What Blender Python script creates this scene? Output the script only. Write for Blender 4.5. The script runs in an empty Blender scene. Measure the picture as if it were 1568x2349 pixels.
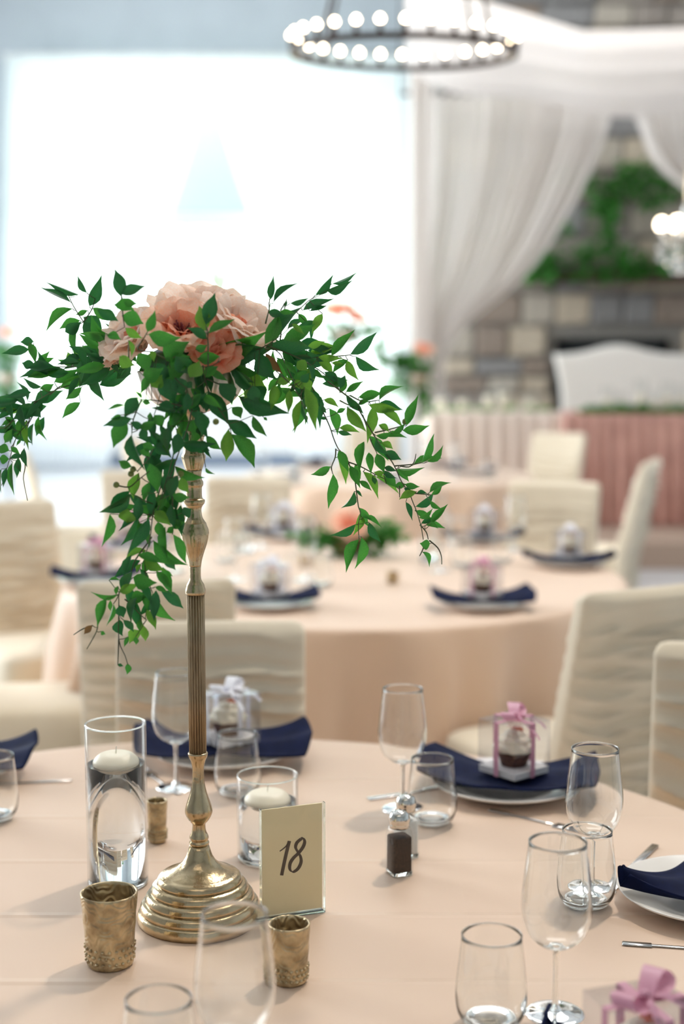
import bpy, bmesh, math, random
from mathutils import Vector, Matrix, Euler, noise
random.seed(7)
R = math.radians
S = bpy.context.scene
COL = S.collection

# ------------------------------------------------------------------ camera
CAMZ, PITCH, F = 1.55, R(6.5), 3266.7
cam = bpy.data.cameras.new('camera'); camo = bpy.data.objects.new('camera', cam); COL.objects.link(camo)
camo.location = (0, 0, CAMZ); camo.rotation_euler = (R(90) - PITCH, 0, 0)
cam.sensor_fit = 'HORIZONTAL'; cam.sensor_width = 24.0; cam.lens = 50.0
cam.clip_start = .05; cam.clip_end = 300
cam.dof.use_dof = True; cam.dof.focus_distance = 1.97; cam.dof.aperture_fstop = 2.15
S.camera = camo

# ------------------------------------------------------------------ world, lights, exposure
w = bpy.data.worlds.new('overcast_sky'); S.world = w; w.use_nodes = True
bg = w.node_tree.nodes['Background']; bg.inputs[0].default_value = (.91, .965, 1.0, 1); bg.inputs[1].default_value = 6.0
S.view_settings.view_transform = 'Standard'; S.view_settings.look = 'None'
S.view_settings.exposure = 0.64; S.view_settings.gamma = 1; S.view_settings.use_curve_mapping = False
cy = S.cycles
cy.max_bounces = 14; cy.diffuse_bounces = 5; cy.glossy_bounces = 6; cy.transmission_bounces = 12; cy.transparent_max_bounces = 32
cy.sample_clamp_indirect = 4.0; cy.blur_glossy = 0.6

def area(name, loc, rot, sx, sy, energy, color, portal=False):
    l = bpy.data.lights.new(name, 'AREA'); l.shape = 'RECTANGLE'; l.size = sx; l.size_y = sy
    l.energy = energy; l.color = color
    o = bpy.data.objects.new(name, l); COL.objects.link(o); o.location = loc; o.rotation_euler = rot
    if portal: l.cycles.is_portal = True
    return o
# sky portals just outside the window openings
area('window_portal', (-1.9, 19.3, 3.1), (R(-90), 0, 0), 5.9, 4.9, 1, (1, 1, 1), True)
for _y in (7.4, 12.6):
    area('window_portal', (-6.3, _y, 2.8), (0, R(-90), 0), 4.2, 4.2, 1, (1, 1, 1), True)
# ceiling spotlight of the hall (outside the frame)
area('ceiling_spot', (1.5, 4.3, 5.6), (R(-32), R(12), 0), .30, .30, 75, (1, .90, .78))
area('fill_panel', (-.5, -.8, 5.9), (0, 0, 0), 3.0, 2.0, 14, (1, .86, .72))  # soft warm fill added overhead, behind the camera

area('fill_panel', (1.2, 8.0, 6.45), (0, 0, 0), 3.0, 3.0, 100, (1, .97, .94))  # unseen fill added to brighten the drapes and stage end

# ------------------------------------------------------------------ pixel to world helpers
_cp, _sp = math.cos(PITCH), math.sin(PITCH)
CAM = Vector((0, 0, CAMZ))
def ray(x, y):
    u = (x - 784) / F; v = (1174.5 - y) / F
    return Vector((u, _cp + v * _sp, -_sp + v * _cp))
def P(x, y, Y): d = ray(x, y); return CAM + d * (Y / d.y)
def PH(x, y, H): d = ray(x, y); return CAM + d * ((H - CAMZ) / d.z)
def PX(p):      # metres per pixel at a world point
    return (p.y * _cp - (p.z - CAMZ) * _sp) / F

# ------------------------------------------------------------------ materials
def lin(c): return tuple((a / 255 / 12.92) if a / 255 <= .04045 else ((a / 255 + .055) / 1.055) ** 2.4 for a in c)
MATS = {}
def new_mat(name):
    m = bpy.data.materials.new(name); m.use_nodes = True; MATS[name] = m
    nt = m.node_tree; return m, nt, nt.nodes, nt.links, nt.nodes['Principled BSDF']
def mat(name, c, rough=.6, metal=0, spec=.5, c2=None, scale=20, bump=0, bscale=None, sheen=0, trans=0, sss=0, emit=0, detail=4, aniso=None):
    m, nt, N, L, b = new_mat(name)
    b.inputs['Roughness'].default_value = rough; b.inputs['Metallic'].default_value = metal
    b.inputs['Specular IOR Level'].default_value = spec
    b.inputs['Base Color'].default_value = (*lin(c), 1)
    if sheen: b.inputs['Sheen Weight'].default_value = sheen
    if sss: b.inputs['Subsurface Weight'].default_value = sss; b.inputs['Subsurface Radius'].default_value = (.02, .012, .008); b.inputs['Subsurface Scale'].default_value = .5
    if c2 or bump:
        tc = N.new('ShaderNodeTexCoord'); mp = N.new('ShaderNodeMapping'); L.new(tc.outputs['Object'], mp.inputs[0])
        if aniso: mp.inputs['Scale'].default_value = aniso
    if c2:
        n = N.new('ShaderNodeTexNoise'); n.inputs['Scale'].default_value = scale; n.inputs['Detail'].default_value = detail
        L.new(mp.outputs[0], n.inputs['Vector'])
        r = N.new('ShaderNodeValToRGB'); r.color_ramp.elements[0].position = .35; r.color_ramp.elements[1].position = .65
        r.color_ramp.elements[0].color = (*lin(c), 1); r.color_ramp.elements[1].color = (*lin(c2), 1)
        L.new(n.outputs['Fac'], r.inputs[0]); L.new(r.outputs[0], b.inputs['Base Color'])
    if bump:
        n2 = N.new('ShaderNodeTexNoise'); n2.inputs['Scale'].default_value = bscale or scale; n2.inputs['Detail'].default_value = 3
        L.new(mp.outputs[0], n2.inputs['Vector'])
        bp = N.new('ShaderNodeBump'); bp.inputs['Strength'].default_value = bump; bp.inputs['Distance'].default_value = .01
        L.new(n2.outputs['Fac'], bp.inputs['Height']); L.new(bp.outputs[0], b.inputs['Normal'])
    if emit: b.inputs['Emission Color'].default_value = (*lin(c), 1); b.inputs['Emission Strength'].default_value = emit
    if trans:
        t = N.new('ShaderNodeBsdfTranslucent'); t.inputs[0].default_value = (*lin(c), 1)
        if c2: L.new(r.outputs[0], t.inputs[0])
        mx = N.new('ShaderNodeMixShader'); mx.inputs[0].default_value = trans
        L.new(b.outputs[0], mx.inputs[1]); L.new(t.outputs[0], mx.inputs[2]); L.new(mx.outputs[0], N['Material Output'].inputs[0])
    return m
def sheer(name, c, transp, trl=.5):
    m, nt, N, L, b = new_mat(name)
    N.remove(b)
    d = N.new('ShaderNodeBsdfDiffuse'); t = N.new('ShaderNodeBsdfTranslucent'); tr = N.new('ShaderNodeBsdfTransparent')
    for n in (d, t): n.inputs[0].default_value = (*lin(c), 1)
    a = N.new('ShaderNodeMixShader'); a.inputs[0].default_value = trl; L.new(d.outputs[0], a.inputs[1]); L.new(t.outputs[0], a.inputs[2])
    e = N.new('ShaderNodeMixShader'); e.inputs[0].default_value = transp; L.new(a.outputs[0], e.inputs[1]); L.new(tr.outputs[0], e.inputs[2])
    L.new(e.outputs[0], N['Material Output'].inputs[0]); return m
def thin_glass(name, tint=(.97, .985, .98), ior=1.45, boost=1.0):
    m, nt, N, L, b = new_mat(name); N.remove(b)
    t = N.new('ShaderNodeBsdfTransparent'); t.inputs[0].default_value = (*tint, 1)
    g = N.new('ShaderNodeBsdfGlossy'); g.inputs['Roughness'].default_value = .02
    f = N.new('ShaderNodeLayerWeight'); f.inputs[0].default_value = .5
    pw = N.new('ShaderNodeMath'); pw.operation = 'POWER'; pw.inputs[1].default_value = 5.0; L.new(f.outputs['Facing'], pw.inputs[0])
    mu = N.new('ShaderNodeMath'); mu.operation = 'MULTIPLY_ADD'; mu.inputs[1].default_value = .7 * boost; mu.inputs[2].default_value = .022 * boost; mu.use_clamp = True
    L.new(pw.outputs[0], mu.inputs[0])
    mx = N.new('ShaderNodeMixShader'); L.new(mu.outputs[0], mx.inputs[0]); L.new(t.outputs[0], mx.inputs[1]); L.new(g.outputs[0], mx.inputs[2])
    L.new(mx.outputs[0], N['Material Output'].inputs[0]); return m
def glass(name, ior=1.5, c=(1, 1, 1), rough=0.0):
    m, nt, N, L, b = new_mat(name); N.remove(b)
    g = N.new('ShaderNodeBsdfGlass'); g.inputs['IOR'].default_value = ior; g.inputs['Color'].default_value = (*c, 1); g.inputs['Roughness'].default_value = rough
    L.new(g.outputs[0], N['Material Output'].inputs[0]); return m

def cloth_mat(name, c, c2, creases=True):
    m = mat(name, c, rough=.46, spec=.55, c2=c2, scale=1.6, sheen=.25, detail=2)
    nt = m.node_tree; N = nt.nodes; L = nt.links; b = N['Principled BSDF']
    if creases:
        tc = N.new('ShaderNodeTexCoord'); sep = N.new('ShaderNodeSeparateXYZ')
        L.new(tc.outputs['Object'], sep.inputs[0])
        nz = N.new('ShaderNodeTexNoise'); nz.inputs['Scale'].default_value = 3.0; L.new(tc.outputs['Object'], nz.inputs['Vector'])
        tot = None
        for ax, per, ph, amp in (('Y', .215, .02, 1.0), ('X', .45, .07, .7)):
            a1 = N.new('ShaderNodeMath'); a1.operation = 'MULTIPLY_ADD'; a1.inputs[1].default_value = 1 / per; a1.inputs[2].default_value = ph / per + 20
            L.new(sep.outputs[ax], a1.inputs[0])
            fr = N.new('ShaderNodeMath'); fr.operation = 'PINGPONG'; fr.inputs[1].default_value = .5; L.new(a1.outputs[0], fr.inputs[0])
            mr = N.new('ShaderNodeMapRange'); mr.inputs['From Min'].default_value = 0; mr.inputs['From Max'].default_value = .05
            mr.inputs['To Min'].default_value = amp; mr.inputs['To Max'].default_value = 0; L.new(fr.outputs[0], mr.inputs['Value'])
            mm = N.new('ShaderNodeMath'); mm.operation = 'MULTIPLY'; L.new(mr.outputs[0], mm.inputs[0]); L.new(nz.outputs['Fac'], mm.inputs[1])
            if tot is None: tot = mm
            else:
                ad = N.new('ShaderNodeMath'); ad.operation = 'ADD'; L.new(tot.outputs[0], ad.inputs[0]); L.new(mm.outputs[0], ad.inputs[1]); tot = ad
        ad = N.new('ShaderNodeMath'); ad.operation = 'MULTIPLY_ADD'; ad.inputs[1].default_value = .9; L.new(nz.outputs['Fac'], ad.inputs[0]); L.new(tot.outputs[0], ad.inputs[2])
        bp = N.new('ShaderNodeBump'); bp.inputs['Strength'].default_value = .55; bp.inputs['Distance'].default_value = .004
        L.new(ad.outputs[0], bp.inputs['Height']); L.new(bp.outputs[0], b.inputs['Normal'])
    return m

M = dict(
    peach=cloth_mat('blush_satin', (228, 198, 172), (222, 190, 163)),
    blush=mat('blush_skirt', (214, 164, 148), .55, c2=(196, 146, 132), scale=6, sheen=.3),
    cream_table=mat('pale_linen', (240, 222, 208), .7, sheen=.2),
    wood=mat('plywood', (150, 110, 75), .7, c2=(120, 85, 55), scale=12),
    iron=mat('dark_iron', (58, 46, 40), .45, .6),
    brass=mat('antique_gold', (198, 178, 144), .22, 1.0, c2=(184, 162, 126), scale=60, bump=.08, bscale=120),
    brass_dull=mat('brushed_gold', (180, 158, 128), .42, .8, c2=(150, 130, 102), scale=70, aniso=(1, 1, .25), bump=.12, bscale=150),
    silver=mat('pewter_bowl', (214, 200, 186), .28, .9, c2=(190, 172, 156), scale=30),
    steel=mat('cutlery_steel', (190, 188, 186), .18, 1.0),
    chrome=mat('chrome', (215, 212, 206), .14, 1.0),
    porcelain=mat('white_porcelain', (244, 238, 230), .18, spec=.6),
    navy=mat('navy_cotton', (14, 25, 62), .75, spec=.12, c2=(10, 19, 50), scale=40),
    wax=mat('ivory_wax', (252, 240, 218), .4),
    wick=mat('wick', (235, 228, 214), .8),
    card=mat('cream_card', (252, 234, 190), .7, c2=(250, 230, 184), scale=20),
    ink=mat('brown_ink', (74, 58, 44), .6),
    pepper=mat('ground_pepper', (98, 74, 58), .9, c2=(46, 36, 30), scale=900, bump=.6, bscale=800),
    salt=mat('salt', (240, 238, 232), .8, c2=(220, 218, 214), scale=700),
    chair=mat('cream_spandex', (230, 217, 194), .7, spec=.3, c2=(224, 209, 184), scale=5, sheen=.3),
    petal_cream=mat('cream_petal', (255, 242, 230), .55, c2=(254, 230, 212), scale=22, trans=.5, bump=.15, bscale=70),
    petal_peach=mat('peach_petal', (255, 210, 180), .55, c2=(255, 228, 208), scale=18, trans=.5, bump=.15, bscale=70),
    petal_coral=mat('coral_petal', (255, 172, 134), .55, c2=(255, 198, 168), scale=30, trans=.5),
    maroon=mat('maroon_stamen', (112, 30, 44), .6, c2=(150, 60, 60), scale=200),
    leaf=mat('leaf_green', (60, 134, 50), .36, spec=.5, c2=(76, 152, 56), scale=30, trans=.45, bump=.1, bscale=60),
    leaf_dark=mat('leaf_dark_green', (38, 102, 54), .34, spec=.55, c2=(50, 120, 56), scale=30, trans=.36),
    leaf_light=mat('leaf_light_green', (120, 172, 62), .4, c2=(100, 162, 54), scale=30, trans=.45),
    leaf_dry=mat('leaf_brown', (140, 96, 60), .6, c2=(120, 100, 56), scale=60, trans=.3),
    stem=mat('vine_stem', (84, 98, 56), .6, c2=(74, 70, 50), scale=40),
    berry=mat('green_berry', (120, 130, 62), .45),
    pink=mat('pink_ribbon', (222, 164, 186), .35, spec=.5, trans=.25),
    white_ribbon=mat('white_ribbon', (244, 244, 250), .35, trans=.25),
    cake=mat('chocolate_wrapper', (110, 74, 54), .8, c2=(80, 52, 38), scale=150, bump=.4, bscale=200),
    icing=mat('icing', (250, 240, 214), .5, sss=.15),
    orange=mat('sugar_flower', (240, 130, 80), .5),
    board=mat('white_board', (246, 242, 238), .5),
    wall=mat('grey_wall_paint', (196, 204, 210), .8, c2=(190, 198, 204), scale=2),
    white=mat('white_trim', (238, 238, 236), .55, c2=(232, 232, 230), scale=4),
    grey_trim=mat('grey_blue_trim', (120, 134, 154), .6),
    ceil=mat('ceiling_paint', (214, 216, 218), .9, c2=(208, 210, 212), scale=2),
    floor=mat('pale_concrete', (228, 228, 230), .3, c2=(214, 214, 216), scale=1.2),
    stage=mat('tan_carpet', (196, 172, 154), .95, c2=(184, 160, 142), scale=60),
    mortar=mat('mortar', (150, 146, 140), .95, c2=(136, 132, 126), scale=30),
    black=mat('black_firebox', (20, 26, 30), .7),
    mantel=mat('mantel_wood', (84, 62, 52), .6, c2=(66, 46, 38), scale=8, aniso=(1, 6, 6)),
    upholstery=mat('ivory_upholstery', (246, 242, 234), .6, sheen=.3),
    ground=mat('lawn', (150, 180, 110), .95, c2=(130, 168, 96), scale=2),
    fascia=mat('grey_fascia_paint', (166, 174, 182), .8),
    hazy_leaf=mat('hazed_tree_leaf', (150, 196, 150), .6, trans=.3),  # tree green paled to put haze and glare into the colour
    bark=mat('bark', (92, 78, 62), .9),
    paving=mat('patio_concrete', (210, 208, 204), .9, c2=(196, 194, 190), scale=3),
)
for i, (a, b2) in enumerate([((168, 158, 150), (148, 140, 130)), ((190, 182, 168), (174, 165, 152)), ((150, 149, 148), (134, 132, 131)), ((204, 192, 172), (188, 174, 154)), ((156, 142, 130), (138, 124, 112))]):
    M['stone%d' % i] = mat('stone_tone_%d' % i, a, .85, c2=b2, scale=9, bump=.5, bscale=14)
M['tg'] = glass('clear_glass', 1.45, (.995, 1, .998))
M['tgd'] = thin_glass('vase_glass', (.985, .992, .99), 1.5, 1.15)
M['pane'] = thin_glass('window_glass', (.97, .98, .98), 1.45, .6)
M['acetate'] = thin_glass('clear_acetate', (.94, .94, .95), 1.5, 1.3)
M['acrylic'] = glass('acrylic', 1.49, (.96, 1, .99))
M['glass'] = glass('solid_glass', 1.5, (.985, .995, .99))
M['water'] = glass('water', 1.33, (.985, .99, 1))
M['sheer'] = sheer('sheer_voile', (250, 252, 253), .14, .72)
M['drape'] = sheer('chiffon_drape', (246, 241, 237), .10, .42)
M['swag'] = sheer('canopy_chiffon', (246, 240, 236), .12, .5)
def emis(name, c, s):
    m, nt, N, L, b = new_mat(name); N.remove(b)
    e = N.new('ShaderNodeEmission'); e.inputs[0].default_value = (*lin(c), 1); e.inputs[1].default_value = s
    L.new(e.outputs[0], N['Material Output'].inputs[0]); return m
M['bulb'] = emis('lit_bulb', (255, 230, 196), 14)
M['bulb_small'] = emis('lit_candle_bulb', (255, 236, 206), 10)

def mercury(name, c, c2):
    m, nt, N, L, b = new_mat(name)
    tc = N.new('ShaderNodeTexCoord')
    n = N.new('ShaderNodeTexNoise'); n.inputs['Scale'].default_value = 45; n.inputs['Detail'].default_value = 6; L.new(tc.outputs['Object'], n.inputs['Vector'])
    r = N.new('ShaderNodeValToRGB'); e = r.color_ramp.elements
    e[0].position = .36; e[0].color = (*lin(c2), 1); e[1].position = .60; e[1].color = (*lin(c), 1)
    L.new(n.outputs['Fac'], r.inputs[0]); L.new(r.outputs[0], b.inputs['Base Color'])
    b.inputs['Metallic'].default_value = .75
    rr = N.new('ShaderNodeMapRange'); rr.inputs['To Min'].default_value = .5; rr.inputs['To Max'].default_value = .2; L.new(n.outputs['Fac'], rr.inputs['Value']); L.new(rr.outputs[0], b.inputs['Roughness'])
    v = N.new('ShaderNodeTexWave'); v.wave_type = 'RINGS'; v.inputs['Scale'].default_value = 28; v.inputs['Distortion'].default_value = 14; v.inputs['Detail'].default_value = 0; v.inputs['Detail Scale'].default_value = 2
    L.new(tc.outputs['Object'], v.inputs['Vector'])
    bp = N.new('ShaderNodeBump'); bp.inputs['Strength'].default_value = .4; bp.inputs['Distance'].default_value = .002; L.new(v.outputs['Fac'], bp.inputs['Height']); L.new(bp.outputs[0], b.inputs['Normal'])
    return m
M['mercury'] = mercury('mercury_glass', (208, 188, 150), (158, 138, 106))

# ------------------------------------------------------------------ object helpers
def link(o, parent=None):
    COL.objects.link(o)
    if parent is not None: o.parent = parent
    return o
def mesh_data(name, V, Fc, m, smooth=True):
    me = bpy.data.meshes.new(name); me.from_pydata([tuple(v) for v in V], [], Fc)
    mats = m if isinstance(m, (list, tuple)) else [m]
    for mm in mats: me.materials.append(mm)
    if smooth: me.polygons.foreach_set('use_smooth', [True] * len(me.polygons))
    me.update(); return me
def obj(name, V, Fc, m, parent=None, smooth=True, loc=None, rot=None):
    o = bpy.data.objects.new(name, mesh_data(name, V, Fc, m, smooth)); link(o, parent)
    if loc is not None: o.location = loc
    if rot is not None: o.rotation_euler = rot
    return o
def root(name, loc, label, cat, group=None, rz=0):
    o = bpy.data.objects.new(name, None); link(o); o.location = loc; o.rotation_euler = (0, 0, rz); o.empty_display_size = .05
    o['label'] = label; o['category'] = cat
    if group: o['group'] = group
    return o
def tag(o, label, cat, group=None, kind=None):
    if label: o['label'] = label
    if cat: o['category'] = cat
    if group: o['group'] = group
    if kind: o['kind'] = kind
    return o
def struct(o): o['kind'] = 'structure'; return o
def copy_tree(o, parent=None):
    c = o.copy(); link(c, parent)
    for ch in list(o.children): copy_tree(ch, c)
    return c
def place(proto, used, loc, rz, label, group=None):
    o = proto if not used else copy_tree(proto)
    o.location = loc; o.rotation_euler = (0, 0, rz); o['label'] = label
    if group: o['group'] = group
    return o

def lathe(prof, n=48, flute=None, close=False):
    """prof: list of (r,z); flute(theta,r,z)->factor"""
    V, Fc = [], []
    rows = []
    for r, z in prof:
        if r < 1e-6: rows.append([len(V)]); V.append((0, 0, z))
        else:
            row = []
            for k in range(n):
                t = 2 * math.pi * k / n; rr = r * (flute(t, r, z) if flute else 1)
                row.append(len(V)); V.append((rr * math.cos(t), rr * math.sin(t), z))
            rows.append(row)
    for a, b in zip(rows, rows[1:] + ([rows[0]] if close else [])):
        for k in range(n):
            k2 = (k + 1) % n
            if len(a) == 1 and len(b) == 1: break
            if len(a) == 1: Fc.append((a[0], b[k2], b[k]))
            elif len(b) == 1: Fc.append((a[k], a[k2], b[0]))
            else: Fc.append((a[k], a[k2], b[k2], b[k]))
    return V, Fc
def smooth_prof(pts, sub=4):
    out = []
    n = len(pts)
    for i in range(n - 1):
        p0 = pts[max(i - 1, 0)]; p1 = pts[i]; p2 = pts[i + 1]; p3 = pts[min(i + 2, n - 1)]
        for k in range(sub):
            t = k / sub
            out.append(tuple(.5 * ((2 * p1[j]) + (-p0[j] + p2[j]) * t + (2 * p0[j] - 5 * p1[j] + 4 * p2[j] - p3[j]) * t * t + (-p0[j] + 3 * p1[j] - 3 * p2[j] + p3[j]) * t ** 3) for j in range(len(p1))))
    out.append(tuple(pts[-1])); return out
def tube(pts, r, n=6, rfun=None, cap=True):
    pts = [Vector(p) for p in pts]; V, Fc = [], []
    up = Vector((0, 0, 1)); prev = None
    for i, p in enumerate(pts):
        d = (pts[min(i + 1, len(pts) - 1)] - pts[max(i - 1, 0)]).normalized()
        if prev is None: prev = d.orthogonal().normalized()
        a = (prev - d * prev.dot(d))
        a = a.normalized() if a.length > 1e-6 else d.orthogonal().normalized()
        prev = a; b = d.cross(a); rr = rfun(i / (len(pts) - 1)) * r if rfun else r
        for k in range(n):
            t = 2 * math.pi * k / n; V.append(p + a * (rr * math.cos(t)) + b * (rr * math.sin(t)))
    for i in range(len(pts) - 1):
        for k in range(n):
            k2 = (k + 1) % n; Fc.append((i * n + k, i * n + k2, (i + 1) * n + k2, (i + 1) * n + k))
    if cap: Fc.append(tuple(range(n))[::-1]); Fc.append(tuple((len(pts) - 1) * n + k for k in range(n)))
    return V, Fc
def merge(*parts):
    V, Fc = [], []
    for v, f in parts:
        o = len(V); V += list(v); Fc += [tuple(i + o for i in q) for q in f]
    return V, Fc
def xf(vf, loc=(0, 0, 0), rot=None, sc=None):
    v, f = vf; m = Matrix.Translation(loc)
    if rot is not None: m = m @ Euler(rot).to_matrix().to_4x4()
    if sc is not None: m = m @ Matrix.Diagonal((*sc, 1))
    return [m @ Vector(p) for p in v], f
def box(x0, x1, y0, y1, z0, z1):
    V = [(x, y, z) for z in (z0, z1) for y in (y0, y1) for x in (x0, x1)]
    return V, [(0, 2, 3, 1), (4, 5, 7, 6), (0, 1, 5, 4), (2, 6, 7, 3), (0, 4, 6, 2), (1, 3, 7, 5)]
def rbox(x0, x1, y0, y1, z0, z1, bev=.01, seg=3):
    bm = bmesh.new(); V, Fc = box(x0, x1, y0, y1, z0, z1); vs = [bm.verts.new(v) for v in V]
    for f in Fc: bm.faces.new([vs[i] for i in f])
    bmesh.ops.bevel(bm, geom=bm.edges[:], offset=bev, segments=seg, affect='EDGES', profile=.5)
    bm.verts.ensure_lookup_table(); out = [v.co.copy() for v in bm.verts]; fs = [tuple(v.index for v in f.verts) for f in bm.faces]
    bm.free(); return out, fs
def grid(fn, nu, nv, closeu=False):
    V = [fn(i / (nu - (0 if closeu else 1)), j / (nv - 1)) for j in range(nv) for i in range(nu)]
    Fc = [(j * nu + i, j * nu + (i + 1) % nu, (j + 1) * nu + (i + 1) % nu, (j + 1) * nu + i) for j in range(nv - 1) for i in range(nu if closeu else nu - 1)]
    return V, Fc
def sheet(fn, nu, nv, th):
    """closed cloth-like slab: fn(u,v)->Vector, thickness th"""
    A, Fa = grid(fn, nu, nv)
    A = [Vector(a) for a in A]
    nrm = []
    for j in range(nv):
        for i in range(nu):
            du = A[j * nu + min(i + 1, nu - 1)] - A[j * nu + max(i - 1, 0)]; dv = A[min(j + 1, nv - 1) * nu + i] - A[max(j - 1, 0) * nu + i]
            n = du.cross(dv); nrm.append(n.normalized() if n.length > 1e-12 else Vector((0, 0, 1)))
    B = [a - n * th for a, n in zip(A, nrm)]
    o = len(A); Fc = list(Fa) + [tuple(i + o for i in q[::-1]) for q in Fa]
    edge = [i for i in range(nu)] + [j * nu + nu - 1 for j in range(1, nv)] + [(nv - 1) * nu + i for i in range(nu - 2, -1, -1)] + [j * nu for j in range(nv - 2, 0, -1)]
    for k in range(len(edge)):
        a, b = edge[k], edge[(k + 1) % len(edge)]; Fc.append((b, a, a + o, b + o))
    return A + B, Fc
def ico(r, sub=2):
    bm = bmesh.new(); bmesh.ops.create_icosphere(bm, subdivisions=sub, radius=r)
    v = [x.co.copy() for x in bm.verts]; f = [tuple(y.index for y in q.verts) for q in bm.faces]; bm.free(); return v, f
def interp(pts, t):
    t = min(max(t, 0), 1) * (len(pts) - 1); i = min(int(t), len(pts) - 2); f = t - i
    return Vector(pts[i]).lerp(Vector(pts[i + 1]), f)

# ================================================================== SETTING
YW = 19.0       # far window wall
XL, XR, YB, ZC = -6.2, 6.5, -4.5, 6.6
struct(obj('floor', *box(XL - .2, XR + .2, YB - .2, YW + .25, -.1, 0), M['floor'], smooth=False))
struct(obj('ceiling', *box(XL - .2, XR + .2, YB - .2, YW + .25, ZC, ZC + .15), M['ceil'], smooth=False))
wx0, wx1 = P(22, 500, YW).x, P(938, 500, YW).x
wz0, wz1 = P(500, 937, YW).z, P(500, 128, YW).z
struct(obj('wall_back', *merge(box(XL, wx0, YW, YW + .25, 0, ZC), box(wx1, XR, YW, YW + .25, 0, ZC), box(wx0, wx1, YW, YW + .25, 0, wz0), box(wx0, wx1, YW, YW + .25, wz1, ZC)), M['wall'], smooth=False))
struct(obj('wall_right', *box(XR, XR + .2, YB, YW, 0, ZC), M['wall'], smooth=False))
struct(obj('wall_front', *box(XL, XR, YB - .2, YB, 0, ZC), M['wall'], smooth=False))
lw = [box(XL - .2, XL, YB, YW, 0, .7), box(XL - .2, XL, YB, YW, 4.9, ZC)]
ys = [YB, 5.3, 9.5, 10.5, 14.7, YW]
for a, b in ((0, 1), (2, 3), (4, 5)): lw.append(box(XL - .2, XL, ys[a], ys[b], .7, 4.9))
struct(obj('wall_left', *merge(*lw), M['wall'], smooth=False))
struct(obj('trim_1', *box(wx0 - .1, wx1 + .05, YW - .015, YW, .17, wz0 - .05), M['white'], smooth=False))
struct(obj('baseboard_back', *box(XL, XR, YW - .03, YW, 0, .17), M['grey_trim'], smooth=False))
# far window: frame, mullions, panes
wroot = struct(obj('window_1', *merge(box(wx0, wx0 + .08, YW + .02, YW + .14, wz0, wz1), box(wx1 - .08, wx1, YW + .02, YW + .14, wz0, wz1), box(wx0, wx1, YW + .02, YW + .14, wz0, wz0 + .08), box(wx0, wx1, YW + .02, YW + .14, wz1 - .08, wz1)), M['white'], smooth=False))
nwin = 3
zt = P(480, 498, YW).z
for i in range(1, nwin):
    x = wx0 + (wx1 - wx0) * i / nwin
    obj('mullion', *box(x - .035, x + .035, YW + .03, YW + .12, wz0 + .08, wz1 - .08), M['white'], wroot, smooth=False)
obj('transom_bar', *box(wx0 + .08, wx1 - .08, YW + .035, YW + .115, zt - .04, zt + .04), M['white'], wroot, smooth=False)
for i in range(nwin):
    a = wx0 + (wx1 - wx0) * i / nwin; b = wx0 + (wx1 - wx0) * (i + 1) / nwin
    for z0, z1 in ((wz0 + .08, zt - .04), (zt + .04, wz1 - .08)):
        obj('window_pane', *box(a + .04, b - .04, YW + .07, YW + .078, z0, z1), M['pane'], wroot, smooth=False)
obj('window_sill', *box(wx0 - .05, wx1 + .05, YW - .12, YW + .02, wz0 - .05, wz0), M['white'], wroot, smooth=False)
# outside: patio, lawn, porch added to tone the curtain gap, trees
struct(obj('terrace_ground', *box(-14, 14, YW + .25, YW + 5, -.12, -.02), M['paving'], smooth=False))
struct(obj('lawn_ground', *box(-40, 40, YW + 5, YW + 60, -.14, -.04), M['ground'], smooth=False))
struct(obj('wall_added_fascia', *box(-5.6, 1.6, YW + 2.0, YW + 2.2, 3.32, 6.3), M['fascia'], smooth=False))  # roofless slab added to grey the curtain gap and let skylight past
for _x in (-5.5, 1.5): struct(obj('trim_fascia_post', *box(_x - .08, _x + .08, YW + 2.02, YW + 2.18, -.02, 3.32), M['fascia'], smooth=False))

LEAFV = {}
def leaf_shape(bend=0., fold=.12, droop=.1, n=6):
    """unit leaf along +X, half width .5, normal +Z"""
    ws = [.0, .33, .50, .49, .34, .13, 0.0]
    V, Fc = [], []
    for i in range(n + 1):
        t = i / n; x = t; yb = bend * math.sin(t * math.pi) * .5; zb = -droop * t * t
        hw = ws[i]
        if i == 6: V.append((x, yb, zb)); continue
        if i == 0: V.append((0, yb, 0)); continue
        V += [(x, yb - hw, zb + fold * hw), (x, yb, zb), (x, yb + hw, zb + fold * hw)]
    def idx(i, k): return 0 if i == 0 else (len(V) - 1 if i == n else 1 + (i - 1) * 3 + k)
    for i in range(n):
        for k in (0, 1):
            q = [idx(i, k), idx(i + 1, k), idx(i + 1, k + 1), idx(i, k + 1)]
            q2 = []
            for a in q:
                if a not in q2: q2.append(a)
            Fc.append(tuple(q2))
    return V, Fc
def scatter(points, size, seed=1, jitter=.03, hang=.3):
    """many little leaves joined as one mesh; points: list of Vectors"""
    rnd = random.Random(seed); V, Fc = [], []
    lv, lf = leaf_shape(.1, .2, .15, 6)
    for p in points:
        s = size * rnd.uniform(.6, 1.25)
        m = Matrix.Translation(Vector(p) + Vector((rnd.gauss(0, jitter), rnd.gauss(0, jitter), rnd.gauss(0, jitter)))) @ Euler((rnd.uniform(0, 6.28), rnd.uniform(-.6, 1.0) + hang, rnd.uniform(0, 6.28))).to_matrix().to_4x4() @ Matrix.Diagonal((s, s * .42, s, 1))
        o = len(V); V += [m @ Vector(q) for q in lv]; Fc += [tuple(i + o for i in q) for q in lf]
    return V, Fc
def blob(c, rx, ry, rz, n, rnd):
    out = []
    for _ in range(n):
        v = Vector((rnd.gauss(0, 1), rnd.gauss(0, 1), rnd.gauss(0, 1))).normalized() * (rnd.random() ** .4)
        out.append(Vector(c) + Vector((v.x * rx, v.y * ry, v.z * rz)))
    return out
rnd = random.Random(3)
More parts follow.
